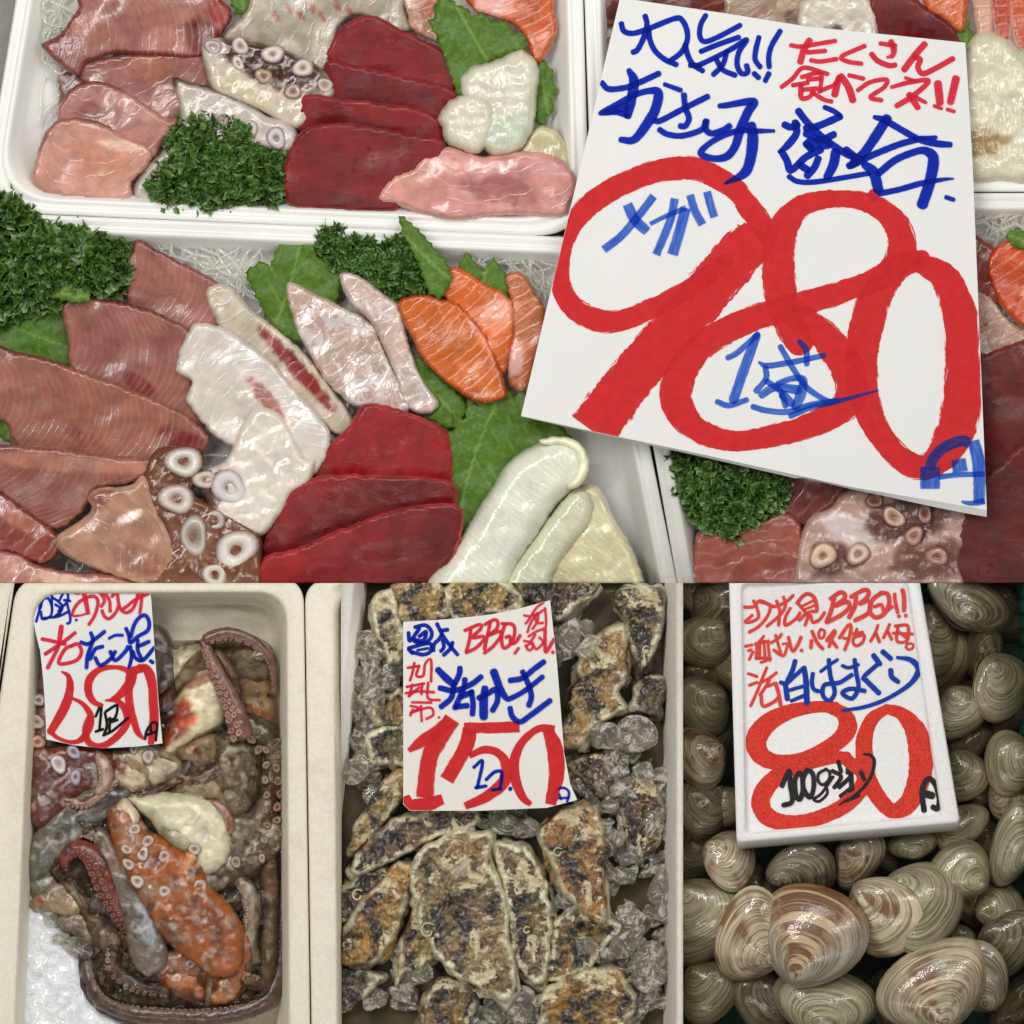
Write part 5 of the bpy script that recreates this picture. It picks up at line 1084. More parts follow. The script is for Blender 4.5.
def oyster(label, outline, z, h, base=BRN, rim=.8, seed=0, tilt=(0, 0), worms=(), rough=3.5, edge=16, frill=1.0):
    outline = np.asarray(outline); c = outline.mean(0)
    um = outline[np.argmax(((outline-c)**2).sum(1))]
    t = thing('oyster', label, 'oyster', c[0], c[1], z); h = h*.8
    def zf(x, y, d):
        rd = np.hypot(x-um[0], y-um[1])
        v = fbm(x, y, 34, 4, seed)*2.2+rd/38.0
        k = v*2.2; fr_ = k-np.floor(k); terr = (np.floor(k)+sstep(.0, .25, fr_))/2.2-v
        rg_ = 1-np.abs(fbm(x, y, 13, 3, seed+2))*3
        lip = 4.5*(1-sstep(0, 6, d))*(.5+fbm(x, y, 8, 2, seed+3)*1.5)
        return (14*terr*frill+rough*1.3*rg_*.6+1.0*fbm(x, y, 5, 2, seed+5))*np.clip(d/4, .1, 1)+lip
    bc = srgb(base)
    def cf(x, y, d):
        c = lerpc(np.tile(bc, (len(x), 1)), srgb((178, 142, 84)), .5*sstep(.0, .5, fbm(x, y, 22, 3, seed+7)))
        return c
    slab('upper_shell', outline, M_OYS, t, z, h, edge*.3, tilt, res=2.2, step=2.0, zf=zf, colf=cf, jag=7, jsize=24, seed=seed, extra=lambda x, y, d: {'rimk': np.maximum(rim*sstep(-.25, .15, fbm(x, y, 45, 2, seed+11)), float(rim >= 1)), 'rd': np.hypot(x-um[0], y-um[1])})
    O2 = c+(outline-c)*1.05+[1.2, 1.8]
    slab('lower_shell', O2, M_OYS, t, z-7, 6, 4, tilt, res=3, step=2.2, colf=cf, jag=9, jsize=20, seed=seed+4, amp=1.5, extra=lambda x, y, d: {'rimk': np.maximum(rim*.8*sstep(-.1, .2, fbm(x, y, 40, 2, seed+12)), .8*float(rim >= 1)), 'rd': np.hypot(x-um[0], y-um[1])})
    for i, (x, y, s, a) in enumerate(worms[:1]):
        zz = z+h+6; P = [(x+s*math.cos(a+q*1.1)*(.5+.12*q), y+s*math.sin(a+q*1.1)*(.5+.12*q), zz+.5*math.sin(q)) for q in range(6)]
        tube('worm_tube', P, [.9, 1.1, 1.1, 1.0, .9, .6], M_WORM, t, 6, 1.5)
    return t
M_WORM = simple('chalky_worm_tube', srgb((190, 180, 140)), .6, px=4, var=.15)
oyster('ruffled brown oysters behind the top left corner of the card', C1('118,0 200,-30 255,20 245,85 190,100 140,92 128,40'), 46, 16, OCH, seed=1)
oyster('brown oyster behind the middle of the top edge of the card', C1('245,-10 350,-30 425,20 402,70 330,85 262,92'), 48, 16, OCH, seed=2)
oyster('dark oyster behind the top right corner of the card', C1('410,-30 520,-30 600,0 565,50 500,90 470,60 420,40'), 46, 16, (84,64,44), seed=3)
oyster('pale cream oyster at the top left of the ice box', C1('62,62 98,20 126,16 142,76 152,132 146,190 110,190 98,150 80,122'), 50, 18, CRM, 1, seed=4)
oyster('rough brown oyster left of the upper half of the card', C1('72,280 100,255 140,238 170,300 150,330 108,332 76,334'), 46, 15, OCH, seed=5)
oyster('small oyster with a pale torn edge left of the card', C1('58,372 100,330 160,325 165,420 120,425 76,412'), 44, 15, OLV, 1, seed=6)
oyster('dark oyster with wavy growth ridges at the top right', C1('630,30 700,2 748,8 756,60 742,130 712,190 684,222 668,160 655,95'), 44, 15, (70,52,34), .9, seed=7, worms=[(646,650,4,0),(650,660,3,2)])
oyster('long ochre oyster leaning up beside the right edge of the card', C1('505,370 520,310 530,250 548,185 580,130 640,95 664,100 670,150 664,225 648,255 660,290 622,310 588,345 555,380'), 50, 22, (168,132,78), .9, seed=8, edge=22, rough=2.5)
oyster('greenish black oyster under the ice at the right', C1('664,300 672,262 682,222 725,214 752,235 758,262 742,312 700,310'), 38, 14, (66,62,36), .6, seed=9)
oyster('brown oyster buried under ice right of the card', C1('620,480 690,440 745,460 752,560 705,645 655,605 640,540'), 34, 14, (110,72,36), .3, seed=10)
oyster('oyster under crushed ice just right of the card bottom', C1('525,420 600,390 640,430 620,500 560,500 530,470'), 34, 14, (104,76,46), .3, seed=11)
oyster('narrow ochre oyster standing on edge at the left wall', C1('15,610 60,510 110,450 150,430 165,460 120,530 70,590 30,630'), 44, 15, OCH, .6, seed=12)
oyster('oyster with reddish blue sheen pointing left below the card', C1('18,665 60,595 130,540 250,515 320,530 310,570 230,592 160,622 100,655 40,684'), 50, 17, (120,88,64), .9, seed=13, worms=[(365,838,4,1)])
oyster('dark oyster at the left wall beside the golden one', C1('-10,790 -10,720 40,670 110,655 150,655 90,720 40,770'), 40, 14, (60,50,38), .5, seed=14)
oyster('golden brown oyster at the lower left with worm tubes', C1('0,810 30,750 85,690 130,650 165,650 168,700 150,762 112,850 62,888 2,884'), 48, 18, (176,128,50), .6, seed=15, worms=[(358,895,6,0),(386,905,4,2)])
oyster('thin brown oyster wedged between the golden and the biggest one', C1('128,860 155,780 178,740 205,800 222,860 185,900 150,905 125,945'), 42, 15, OCH, .7, seed=16)
oyster('dark shell fragment at the left edge near the bottom', C1('-10,895 50,895 100,915 60,950 30,972 -10,975'), 34, 12, (78,68,52), .8, seed=17)
oyster('dark narrow oyster directly right of the biggest one', C1('352,612 400,600 440,620 468,672 488,742 488,822 482,900 466,938 430,915 400,872 385,785 372,695'), 46, 18, (112,92,62), 1, seed=18, worms=[(527,930,4,0),(530,945,3,2)])
oyster('oyster lying under ice right of the dark narrow one', C1('482,850 500,780 560,745 620,770 655,800 622,850 560,905 480,925'), 38, 14, (150,112,60), 1, seed=19)
oyster('wide golden oyster at the bottom right', C1('470,960 540,900 620,888 660,915 692,955 680,1005 640,1060 600,1110 470,1110'), 44, 17, (156,112,42), .8, seed=20)
oyster('striped oyster at the bottom centre left', C1('176,1000 195,950 235,918 300,925 325,965 290,1024 240,1060 180,1050'), 42, 15, (150,116,60), .7, seed=21)
oyster('brown oyster with folded ridges right below the card corner', C1('460,572 498,532 560,510 602,540 615,580 625,622 612,682 622,742 606,785 560,762 512,722 488,662 470,620'), 54, 22, (166,118,62), .8, seed=22, worms=[(558,852,5,0),(578,840,4,2)], edge=20)
oyster('biggest oyster with a pale thick rim in the lower left of the ice box', C1('165,640 190,612 240,585 290,572 345,578 354,604 344,642 368,680 386,748 386,802 402,868 406,940 382,970 338,952 280,922 238,890 200,832 172,762 160,700'), 58, 20, (140,116,78), 1, seed=23, tilt=(.02, 0), worms=[(428,930,8,0),(434,915,5,2),(463,930,4,1),(459,905,4,3),(417,918,5,4)], rough=3.5)
# ice
rg = np.random.default_rng(21); parts = []
zones = [(351,640,398,740,26,30), (346,740,400,800,12,30), (568,735,655,800,26,34), (580,770,668,880,60,36), (548,650,600,700,5,34), (585,880,668,990,40,36),(600,960,668,1030,12,26), (545,880,600,950,10,40), (455,806,530,835,14,46), (480,985,545,1040,16,36), (400,960,440,1000,6,32), (341,960,420,1010,4,24), (470,1000,480,1030,4,40), (380,945,412,968,5,42), (545,583,590,640,10,40), (362,640,398,690,14,44)]
for x0, y0, x1, y1, n, z in zones:
    for _ in range(n):
        a, b, c = rg.uniform(9, 22), rg.uniform(7, 14), rg.uniform(5, 10)
        parts.append((rg.uniform(x0, x1), rg.uniform(y0, y1), z+rg.uniform(-4, 16), a, b, c, rg.uniform(0, 180), int(rg.integers(1e6))))
_save = (ICOV, ICOF); ICOV, ICOF = ico(3)
V, F = join_mesh([ice_geo(*p) for p in parts]); o = mk('crushed_ice', V, F, M_ICE, None, cap=False, smooth=False); props(o, kind='stuff')
ICOV, ICOF = _save
ice('large rounded clear ice chunk beside the long ochre oyster, right of the card', 604, 738, 58, 20, 18, 13, 10, 31)
ice('clear ice chunk touching the greenish oyster at the right', 636, 736, 54, 22, 22, 13, 70, 32)
ice('triangular ice chunk at the lower right wall', 656, 968, 50, 24, 30, 14, 20, 33)
ice('long slab of ice pointing up right at the lower right', 625, 944, 54, 28, 13, 10, -50, 34)
ice('big flat ice chunk at the top between the card and the ochre oyster', 566, 640, 60, 17, 26, 10, 20, 35)
ice('ice chunk overlapping the top of the ochre oyster', 586, 650, 74, 13, 17, 8, 30, 36)
ice('clear round ice chunk at the right wall above the slab', 662, 885, 52, 16, 22, 13, 10, 37)
ice('whitish ice crystal on the oyster right of the dark narrow one', 585, 945, 62, 15, 14, 11, 30, 38)
ice('grey ice chunk at the left wall under the card middle', 352, 770, 50, 16, 20, 12, 40, 39)
ice('smooth ice chunk between the two oysters at the lower left', 420, 975, 50, 20, 11, 10, -35, 40)
ice('frosty ice lump at the bottom centre below the biggest oyster', 520, 1008, 50, 18, 24, 12, 20, 41)
ice('clear ice lump left of the frosty one at the bottom centre', 492, 1012, 48, 16, 14, 11, 70, 42)
ice('dripping ice piece on the left beside the cream oyster', 372, 700, 60, 16, 20, 9, -30, 43)
ice('flat ice piece under the lower edge of the card', 500, 824, 54, 34, 12, 9, 5, 44)
ice('small ice bead on the biggest oyster', 462, 869, 84, 6, 5, 4, 5, 45)
# =============================== display D: clams in water ===============================
PANEL[0] = 'D'
M_CRATE = simple('teal_crate_plastic', srgb((16, 92, 84)), .35, px=30, var=.15)
PANEL[0] = 'D'
ct = thing('plastic_crate', 'teal plastic crate holding the clams in water', 'crate', 850, 800, -10)
V = [(660,500,-8),(1040,500,-8),(1040,1060,-8),(660,1060,-8),(660,500,-12),(1040,500,-12),(1040,1060,-12),(660,1060,-12)]
mk('base', V, [(0,3,2,1),(4,5,6,7),(0,1,5,4),(1,2,6,5),(2,3,7,6),(3,0,4,7)], M_CRATE, ct, smooth=False)
# slatted side walls
def wall(x0, y0, x1, y1, lean, zt, n=5):
    d = np.array([x1-x0, y1-y0], float); L = np.linalg.norm(d); d /= L; nn = np.array([-d[1], d[0]]); parts = []
    def bar(a, b, za, zb, th=3):
        P = []
        for z in (za, zb):
            of = lean*(z+8)/(zt+8)
            for s, w in ((a, 0), (b, 0), (b, th), (a, th)):
                q = np.array([x0, y0])+d*s+nn*(of+w); P.append((q[0], q[1], z))
        parts.append((P, [(3,2,1,0),(4,5,6,7),(0,1,5,4),(1,2,6,5),(2,3,7,6),(3,0,4,7)]))
    bar(0, L, zt-10, zt, 5)
    for k in range(n): bar(0, L, -8+k*(zt-6)/n, -8+(k+.45)*(zt-6)/n)
    s = 0
    while s < L: bar(s, min(L, s+5), -8, zt-10); s += 16
    return join_mesh(parts)
for a in ((1012, 500, 1030, 720, -14, 90), (1020, 720, 1050, 1060, -14, 90)):
    V, F = wall(*a); mk('side_wall', V, F, M_CRATE, ct, smooth=False)
V, F = wall(672, 1060, 672, 560, -2, 90); mk('side_wall', V, F, M_CRATE, ct, smooth=False)
def clam_mat(name, c1, c2, c3, bandk=.5, c4=None, sector=None):
    t = NT(name)
    rho = t.attr('rho', 'Fac'); th = t.attr('th', 'Fac'); sd = t.attr('sd', 'Fac')
    def n1(sc, ang, off, det=3):
        v = t.comb(t.math('MULTIPLY', rho, sc), t.math('MULTIPLY', th, ang), t.math('ADD', sd, off)); nd = t.n('ShaderNodeTexNoise'); t.l(v, nd.inputs['Vector']); nd.inputs['Scale'].default_value = 1.0; nd.inputs['Detail'].default_value = det; return nd.outputs['Fac']
    rho = t.math('MULTIPLY', rho, t.math('ADD', .7, t.math('MULTIPLY', t.math('FRACT', t.math('MULTIPLY', sd, .37)), .7)))
    broad = n1(6, .5, 0, 2); fine = n1(36, .8, 5, 3); vf = n1(110, 1.2, 9, 2)
    b = t.mix(t.ramp(broad, [(.36, 0), (.62, 1)]), tuple(srgb(c1)), tuple(srgb(c2)))
    b = t.mix(t.ramp(fine, [(.51, 0), (.56, .7)]), b, tuple(srgb(c3)))
    b = t.mix(t.ramp(vf, [(.58, 0), (.63, .45)]), b, tuple(np.array(srgb(c3))*.6))
    if c4 is not None:
        patch = n1(9, .6, 20, 3); sect = n1(0.8, 2.2, 31, 1)
        if sector:
            bd = n1(17, .3, 44, 3); th0 = t.attr('th', 'Fac')
            sk = t.math('MULTIPLY', t.ramp(t.math('ADD', t.math('MULTIPLY', t.math('ADD', th0, t.math('MULTIPLY', t.math('SUBTRACT', t.noise(10, detail=5), .5), .9)), 1/6.2832), .5), [(sector[0], 0), (sector[0]+.05, 1), (sector[1]-.02, 1), (sector[1]+.04, 0)]), 1.0)
            b = t.mix(t.math('MULTIPLY', sk, .75), b, tuple(srgb((206, 176, 134))))
            b = t.mix(t.math('MULTIPLY', t.ramp(bd, [(.46, 0), (.51, .95)]), sk), b, tuple(srgb(c4)))
        else: b = t.mix(t.math('MULTIPLY', t.ramp(patch, [(.46, 0), (.52, 1)]), t.ramp(sect, [(.45, 0), (.6, bandk)])), b, tuple(srgb(c4)))
    b = t.mix(t.ramp(t.noise(26, detail=3), [(.4, 0), (.8, .35)]), b, tuple(srgb((70, 62, 44))))
    h = t.math('ADD', t.math('MULTIPLY', fine, 1.0), t.math('ADD', t.math('MULTIPLY', vf, .5), t.math('MULTIPLY', broad, 1.2)))
    return t.pbr(Base_Color=b, Roughness=.33, Normal=t.bump(h, 1.0, .8), Coat_Weight=.75, Coat_Roughness=.07, Coat_Normal=t.bump(t.noise(7, detail=3), 1.0, .5))
M_CL = {'b': clam_mat('brown_banded_clam_shell', (150, 142, 122), (186, 178, 156), (104, 90, 64), .9, (112, 68, 36), (.62, .82)), 'g': clam_mat('grey_olive_clam_shell', (150, 145, 112), (188, 182, 146), (92, 82, 52), .35, (132, 104, 66)),
        't': clam_mat('tan_banded_clam_shell', (170, 158, 130), (214, 200, 166), (116, 92, 60), .9, (120, 74, 40)),
        'd': clam_mat('dark_clam_shell', (124, 116, 92), (160, 150, 120), (74, 62, 44), .6, (52, 42, 34))}
_out = np.array([(0,-.03),(.13,.0),(.30,.09),(.44,.24),(.53,.44),(.53,.64),(.44,.82),(.26,.95),(.0,1.0),(-.26,.97),(-.45,.86),(-.55,.68),(-.54,.46),(-.44,.25),(-.28,.09),(-.12,.0)])
_co = catmull(_out, True, .03)
def clam_geo(seed=0, nr=26, infl=.30, fine=1.0):
    """one valve in unit space: hinge at origin, margin at +y"""
    hc = np.array([0, .07]); A = np.arctan2(_co[:, 1]-hc[1], _co[:, 0]-hc[0]); R = np.hypot(_co[:, 0]-hc[0], _co[:, 1]-hc[1])
    o = np.argsort(A); A, R = A[o], R[o]
    na = 64; th = np.linspace(-math.pi, math.pi, na, endpoint=False); Rr = np.interp(th, A, R, period=2*math.pi)
    rg = np.random.default_rng(seed); V = [(hc[0], hc[1])]; rho = [0]; an = [0]
    rr = np.linspace(0, 1, nr+1)[1:]**.8
    X = [0.]; 
    P = []
    for r in rr:
        P.append(np.stack([hc[0]+np.cos(th)*Rr*r, hc[1]+np.sin(th)*Rr*r], 1))
    P = np.concatenate([[hc], *P]); rho = np.concatenate([[0], np.repeat(rr, na)]); an = np.concatenate([[0], np.tile(th, nr)])
    # height : inflated dome, fullest nearer the hinge, beak curling over it
    cx, cy = 0, .40; dd = np.zeros(len(P)); m = rho > -1
    ang2 = np.arctan2(P[:, 1]-cy, P[:, 0]-cx); A2 = np.arctan2(_co[:, 1]-cy, _co[:, 0]-cx); R2 = np.hypot(_co[:, 0]-cx, _co[:, 1]-cy); o2 = np.argsort(A2)
    lim = np.interp(ang2, A2[o2], R2[o2], period=2*math.pi); dd = np.clip(np.hypot(P[:, 0]-cx, P[:, 1]-cy)/lim, 0, 1)
    z = infl*(1-dd**2.1)**.62
    rid = .004*fine*(np.abs(pnoise(rho*22, np.full(len(rho), seed*1.7), 3)))*(rho > .2)
    z = z+rid*(dd < .97)
    z += .05*np.exp(-((P[:, 0]/.14)**2+((P[:, 1]-.08)/.12)**2))
    P2 = P.copy(); P2[:, 1] -= .05*np.exp(-((P[:, 0]/.16)**2+((P[:, 1]-.06)/.10)**2))
    F = [(0, 1+j, 1+(j+1) % na) for j in range(na)]
    for i in range(nr-1):
        for j in range(na):
            a = 1+i*na+j; b = 1+i*na+(j+1) % na; F.append((a, a+na, b+na, b))
    return np.column_stack([P2, z]), F, rho, an
def rotm(yaw, pitch, roll):
    cy, sy = math.cos(yaw), math.sin(yaw); cp, sp = math.cos(pitch), math.sin(pitch); cr, sr = math.cos(roll), math.sin(roll)
    Rz = np.array([[cy,-sy,0],[sy,cy,0],[0,0,1]]); Rx = np.array([[1,0,0],[0,cp,-sp],[0,sp,cp]]); Ry = np.array([[cr,0,sr],[0,1,0],[-sr,0,cr]])
    return Rz@Rx@Ry
CLI = [0]
def clam(label, ux, uy, mx, my, W, z, mat='g', pitch=0, roll=0, group=None, infl=.28, gape=0):
    if z < 40:
        e = 1.14; a_, b_ = (ux+mx)/2, (uy+my)/2; ux, mx, uy, my, W = a_+(ux-a_)*e, a_+(mx-a_)*e, b_+(uy-b_)*e, b_+(my-b_)*e, W*e
    """ux,uy: hinge; mx,my: middle of the margin (zoomed plan readings); W: breadth"""
    k = 2.3216; ux, uy, mx, my, W = 682+ux/k, 583+uy/k, 682+mx/k, 583+my/k, W/k
    L = math.hypot(mx-ux, my-uy); W *= 1.13; ux, uy, mx, my = ux+(mx-ux)*.04, uy+(my-uy)*.04, mx-(mx-ux)*.04, my-(my-uy)*.04; L *= .92; yaw = math.atan2(my-uy, mx-ux)-math.pi/2
    CLI[0] += 1; sd = CLI[0]
    t = thing('clam', label, 'clam', (ux+mx)/2, (uy+my)/2, z, group)
    V, F, rho, an = clam_geo(sd, infl=infl*(.85+.3*((sd*.618) % 1)))
    skw = (((sd*.377) % 1)-.5)*.62; V = V.copy(); V[:, 0] += skw*(V[:, 1]-.5)*V[:, 1]*1.0+skw*.15
    Wn = W/1.08; Lp = L/max(.5, math.cos(math.radians(pitch)))
    Wn = Wn/max(.5, math.cos(math.radians(roll)))
    sc = np.array([Wn, Lp, (Wn+Lp)/2])
    Rm = rotm(yaw, math.radians(pitch), math.radians(roll))
    for part, s in (('upper_valve', 1), ('lower_valve', -1)):
        Q = V.copy(); Q[:, 2] = Q[:, 2]*s*(1 if s > 0 else .9)+(.0 if s > 0 else -.012)
        Q = (Q-[0, .5, 0])*sc; Q = Q@Rm.T
        P = np.column_stack([Q[:, 0]+(ux+mx)/2, Q[:, 1]+(uy+my)/2, Q[:, 2]+z])
        FF = [tuple(reversed(f)) for f in F] if s > 0 else F
        mk(part, P, FF, M_CL[mat], t, {'rho': rho, 'th': an, 'sd': np.full(len(P), sd*3.7+(0 if s > 0 else .2))}, cap=False)
    return t
# deep ones first
G = 'clams lying deep in the dark water'
clam('dim clam at the top left corner of the clam water', 60,10, 10,60, 90, 14,'g',10,10)
clam('striped dark clam tucked behind the top left corner of the foam sign', 40,20, 110,100, 110, 22,'d',10,-30)
clam('dim round clam left of the foam sign near its top', 95,90, 20,190, 110, 20,'g',-10,10)
clam('deep dark clam under the round one at the upper left edge', 10,200, 90,240, 80, 8,'d')
clam('olive clam at the left edge beside the middle of the sign', 90,250, 0,320, 120, 22,'g',0,15)
clam('banded clam at the left edge beside the number eight', 95,390, -10,430, 120, 26,'t',0,-10)
clam('dark clam at the left edge with its hinge turned up', 90,480, 0,560, 110, 24,'d',15,0)
clam('dim clam squeezed against the lower left side of the sign', 100,480, 130,560, 80, 20,'g')
clam('deep clam at the left edge above the dark oval one', 20,600, 60,690, 100, 8,'g')
clam('small deep clam under the left bottom corner of the sign', 140,740, 210,690, 90, 14,'g')
clam('pointed clam peeking out under the lower sign edge', 540,640, 530,570, 95, 34,'g',0,0, infl=.34)
clam('deep clam between the pointed one and the fan shaped one', 600,560, 560,620, 90, 14,'g')
clam('deep brown clam right of the sign near the number zero', 620,370, 680,420, 130, 10,'d')
clam('dim brown clam at the right edge under the dark gaping one', 790,330, 740,290, 100, 6,'d')
clam('gaping clam with a pale lip at the top right', 650,95, 690,-10, 175, 34,'d',-25,-20, gape=1)
clam('deep dark clam below the pale lipped one at the top right', 740,170, 660,150, 120, 12,'d',0,20)
clam('narrow clam just right of the top of the sign', 570,60, 590,220, 110, 22,'g',0,35)
clam('clam with a dark open seam at the right edge near the top', 700,190, 780,300, 120, 32,'g',-20,30)
clam('round clam with thick rings right of the sign beside the blue letters', 628,240, 672,355, 125, 40,'g',0,5)
clam('smooth pale clam right of the sign beside the number zero', 640,395, 660,505, 100, 26,'g',10,-15)
clam('flat ringed clam at the right edge beside the lower half of the sign', 820,400, 705,425, 120, 38,'g',0,0)
clam('clam just outside the lower right corner of the sign', 630,530, 680,600, 110, 30,'g',10,10)
clam('brownish clam at the right edge above the large ribbed one', 720,480, 800,520, 90, 28,'t',10,0)
clam('large heavily ribbed clam at the right edge', 815,640, 712,600, 175, 46,'g',0,20)
clam('clam with an orange tinted top under the lower sign edge', 370,610, 450,670, 120, 34,'t',0,-20)
clam('small round clam behind the orange tinted one', 480,600, 440,640, 90, 16,'g')
clam('clam between the fan shaped one and the right edge', 690,770, 790,730, 100, 26,'g',0,20)
clam('brown ribbed clam at the right edge near the bottom', 710,800, 800,880, 150, 34,'d',0,-20)
clam('tiny pale clam tip between the olive and the dark ribbed clam', 640,800, 655,850, 50, 24,'g')
clam('deep clam at the bottom right corner', 800,1010, 740,960, 120, 6,'d')
clam('deep clam in the gap at the bottom centre', 470,1000, 430,930, 110, 10,'d')
clam('pale flat clam at the left edge below the oval one', 20,700, 90,860, 170, 36,'g',0,-15)
clam('greenish clam at the lower left corner', 20,900, 110,990, 130, 26,'g',10,0)
clam('dark ribbed clam at the bottom left', 240,930, 140,1010, 130, 30,'d',0,10)
clam('striped oval clam touching the lower left corner of the sign', 50,610, 175,665, 118, 46,'t',0,25)
clam('dark clam with diagonal streaks below the sign edge', 195,680, 365,660, 118, 42,'d',0,-35)
clam('fan shaped olive clam with a clear smooth hinge, right of centre', 712,705, 590,620, 130, 44,'g',0,0)
clam('wide olive clam right of the centre with fine growth lines', 480,680, 640,810, 190, 52,'g',0,10)
clam('glossy edged clam between the brown banded and the wide olive one', 400,700, 540,850, 165, 60,'t',0,-15)
clam('large pale clam with black streaks left of the brown banded one', 235,880, 75,780, 190, 54,'t',0,15)
clam('dark clam half hidden behind the large one at the bottom right', 740,985, 620,850, 140, 46,'d',0,30)
clam('ribbed clam at the bottom left of centre under the banded one', 330,1060, 350,890, 215, 46,'g',0,0)
clam('large tan clam with even rings at the bottom right of centre', 612,1040, 540,838, 245, 62,'t',0,0)
clam('big clam with bold brown bands on top of the pile', 262,935, 340,696, 226, 72,'b',0,12)
for i, (a_, lab) in enumerate([
    ((130,130,60,210,130,4),'clam in the deepest layer at the left, top row'),((20,330,110,390,130,2),'clam in the deepest layer at the left, beside the blue writing'),
    ((120,520,40,640,130,2),'clam in the deepest layer at the left, beside the big numerals'),((560,120,650,230,140,2),'clam in the deepest layer right of the sign, top row'),
    ((760,20,700,120,140,0),'clam in the deepest layer at the top right by the crate wall'),((600,300,720,330,140,-2),'clam in the deepest layer right of the sign, second row'),
    ((700,420,620,470,150,2),'clam in the deepest layer right of the numeral zero'),((760,620,660,640,150,6),'clam in the deepest layer behind the heavily ribbed one'),
    ((420,560,330,620,120,6),'clam in the deepest layer under the sign edge'),((120,840,20,960,150,0),'clam in the deepest layer at the lower left'),
    ((560,960,450,1010,150,6),'clam in the deepest layer at the bottom right of centre'),((740,700,640,780,140,4),'clam in the deepest layer right of the wide olive one')]):
    clam(lab, *a_[:5], a_[5], 'gdt'[i % 3], 0, (-15, 10, 20)[i % 3])
# water
t = NT('water'); vol = t.n('ShaderNodeVolumeAbsorption'); vol.inputs['Color'].default_value = (.52, .46, .30, 1); vol.inputs['Density'].default_value = 26
fr = t.n('ShaderNodeFresnel'); fr.inputs['IOR'].default_value = 1.33
nb = t.bump(t.noise(26, detail=3, dist=.4), 1.0, 1.0); t.l(nb, fr.inputs['Normal'])
gl = t.n('ShaderNodeBsdfGlossy'); gl.inputs['Roughness'].default_value = .03; t.l(nb, gl.inputs['Normal'])
tr = t.n('ShaderNodeBsdfTransparent'); mx = t.n('ShaderNodeMixShader'); t.l(fr.outputs[0], mx.inputs[0]); t.l(tr.outputs[0], mx.inputs[1]); t.l(gl.outputs[0], mx.inputs[2])
t.l(mx.outputs[0], t.out.inputs[0]); t.l(vol.outputs[0], t.out.inputs['Volume'])
WZ = 56
PANEL[0] = None
V = [(SEAM_X2, SEAM_Y, -7), (1040, SEAM_Y, -7), (1040, 1060, -7), (SEAM_X2, 1060, -7), (SEAM_X2, SEAM_Y, WZ), (1040, SEAM_Y, WZ), (1040, 1060, WZ), (SEAM_X2, 1060, WZ)]
o = mk('water', V, [(0,1,2,3),(7,6,5,4),(4,5,1,0),(5,6,2,1),(6,7,3,2),(7,4,0,3)], t.m, None, smooth=False, panel=None); props(o, kind='structure')
# =============================== camera, light, world ===============================
cam = bpy.data.cameras.new('camera'); co = bpy.data.objects.new('camera', cam); COL.objects.link(co)
DIST = 10.0
co.location = (512*S, 512*S, DIST+.035); cam.sensor_width = 36
cam.lens = 36*DIST/(1024*S); cam.clip_end = 50; cam.clip_start = .1
bpy.context.scene.camera = co
def area(name, loc, target, size, power, col=(1, .985, .955)):
    l = bpy.data.lights.new(name, 'AREA'); l.shape = 'RECTANGLE'; l.size, l.size_y = size; l.energy = power; l.color = col
    o = bpy.data.objects.new(name, l); COL.objects.link(o); o.location = loc
    d = Vector(target)-Vector(loc); o.rotation_euler = d.to_track_quat('-Z', 'Y').to_euler(); return o
C0 = (512*S, 512*S, 0)
area('ceiling_lamp', (-.25, .95, 1.7), C0, (1.3, .10), 17)
area('ceiling_lamp', (1.25, .75, 1.5), C0, (.10, 1.2), 6.6)
area('ceiling_lamp', (.15, -.75, 1.6), C0, (1.2, .10), 4)
area('ceiling_lamp', (.45, 1.05, 1.1), C0, (.5, .25), 2.6)
w = bpy.data.worlds.new('World'); bpy.context.scene.world = w; w.use_nodes = True
wt = w.node_tree; bg = wt.nodes['Background']; bg.inputs[1].default_value = 1.0
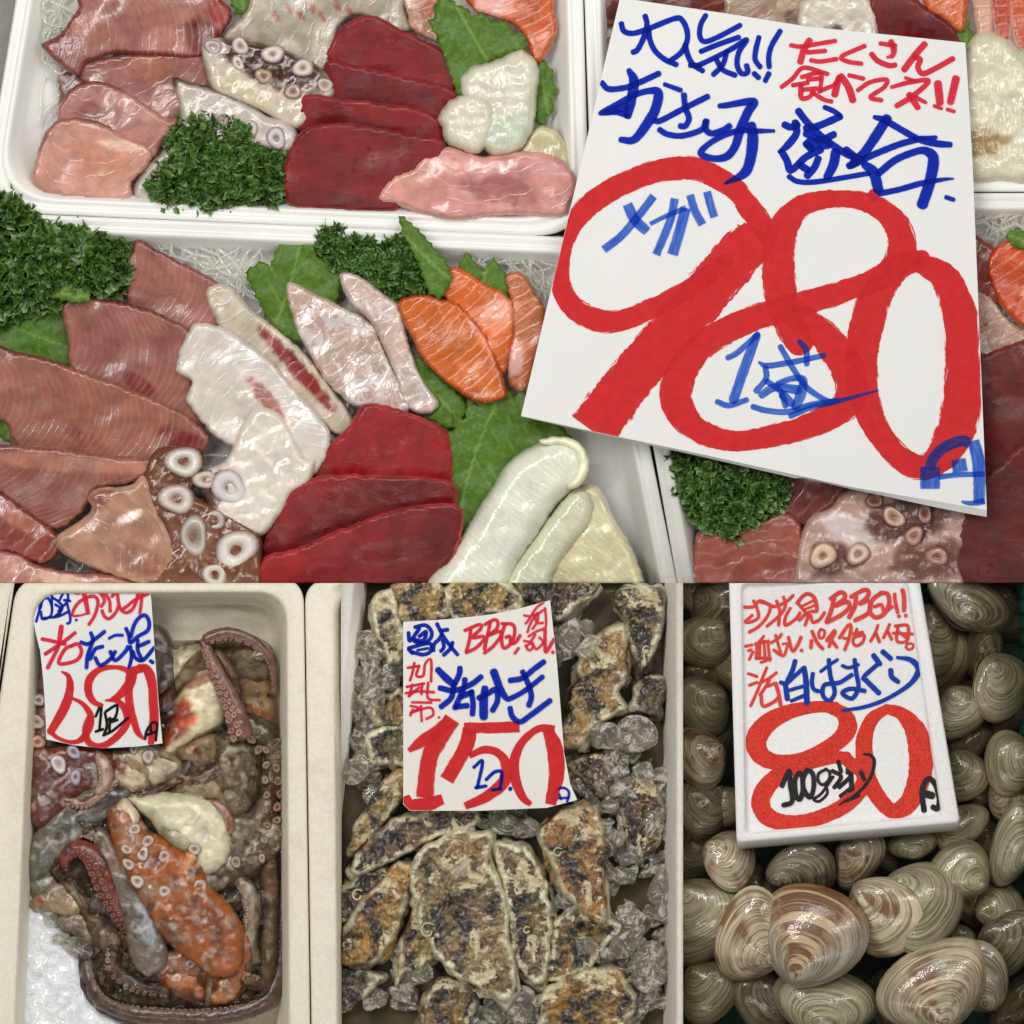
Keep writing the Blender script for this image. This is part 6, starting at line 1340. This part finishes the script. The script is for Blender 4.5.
def wn(typ, **k):
    n_ = wt.nodes.new(typ)
    for a_, b_ in k.items(): setattr(n_, a_, b_)
    return n_
def wm(op, a_, b_=0.0):
    n_ = wn('ShaderNodeMath', operation=op)
    for i_, v_ in enumerate((a_, b_)):
        if isinstance(v_, bpy.types.NodeSocket): wt.links.new(v_, n_.inputs[i_])
        else: n_.inputs[i_].default_value = v_
    return n_.outputs[0]
# a market hall ceiling: dim surface with rows of tube lamps
tc_ = wn('ShaderNodeTexCoord'); sp = wn('ShaderNodeSeparateXYZ'); wt.links.new(tc_.outputs['Generated'], sp.inputs[0])
zz = wm('MAXIMUM', sp.outputs[2], .02); uu = wm('DIVIDE', sp.outputs[0], zz); vv = wm('DIVIDE', sp.outputs[1], zz)
row = wm('LESS_THAN', wm('ABSOLUTE', wm('SUBTRACT', wm('FRACT', wm('ADD', wm('MULTIPLY', vv, .9), .5)), .98)), .03)
row = wm('ADD', row, wm('LESS_THAN', wm('ABSOLUTE', wm('SUBTRACT', wm('FRACT', wm('ADD', wm('MULTIPLY', vv, .9), .92)), .45)), .035))
seg = wm('LESS_THAN', wm('FRACT', wm('MULTIPLY', uu, .45)), .7)
k_ = wm('MULTIPLY', wm('MULTIPLY', wm('MINIMUM', row, 1.0), seg), wm('GREATER_THAN', sp.outputs[2], .25))
amb = wm('ADD', .085, wm('MULTIPLY', k_, 2.4))
cb = wn('ShaderNodeCombineColor'); wt.links.new(amb, cb.inputs[0]); wt.links.new(wm('MULTIPLY', amb, 1.0), cb.inputs[1]); wt.links.new(wm('MULTIPLY', amb, .97), cb.inputs[2]); wt.links.new(cb.outputs[0], bg.inputs[0])
sc = bpy.context.scene
sc.view_settings.view_transform = 'Standard'; sc.view_settings.look = 'None'; sc.view_settings.gamma = 1; sc.view_settings.exposure = 0
sc.cycles.use_denoising = True
sc.cycles.transparent_max_bounces = 24; sc.cycles.max_bounces = 8; sc.cycles.transmission_bounces = 6
sc.cycles.caustics_reflective = False; sc.cycles.caustics_refractive = False; sc.cycles.sample_clamp_indirect = 3.0
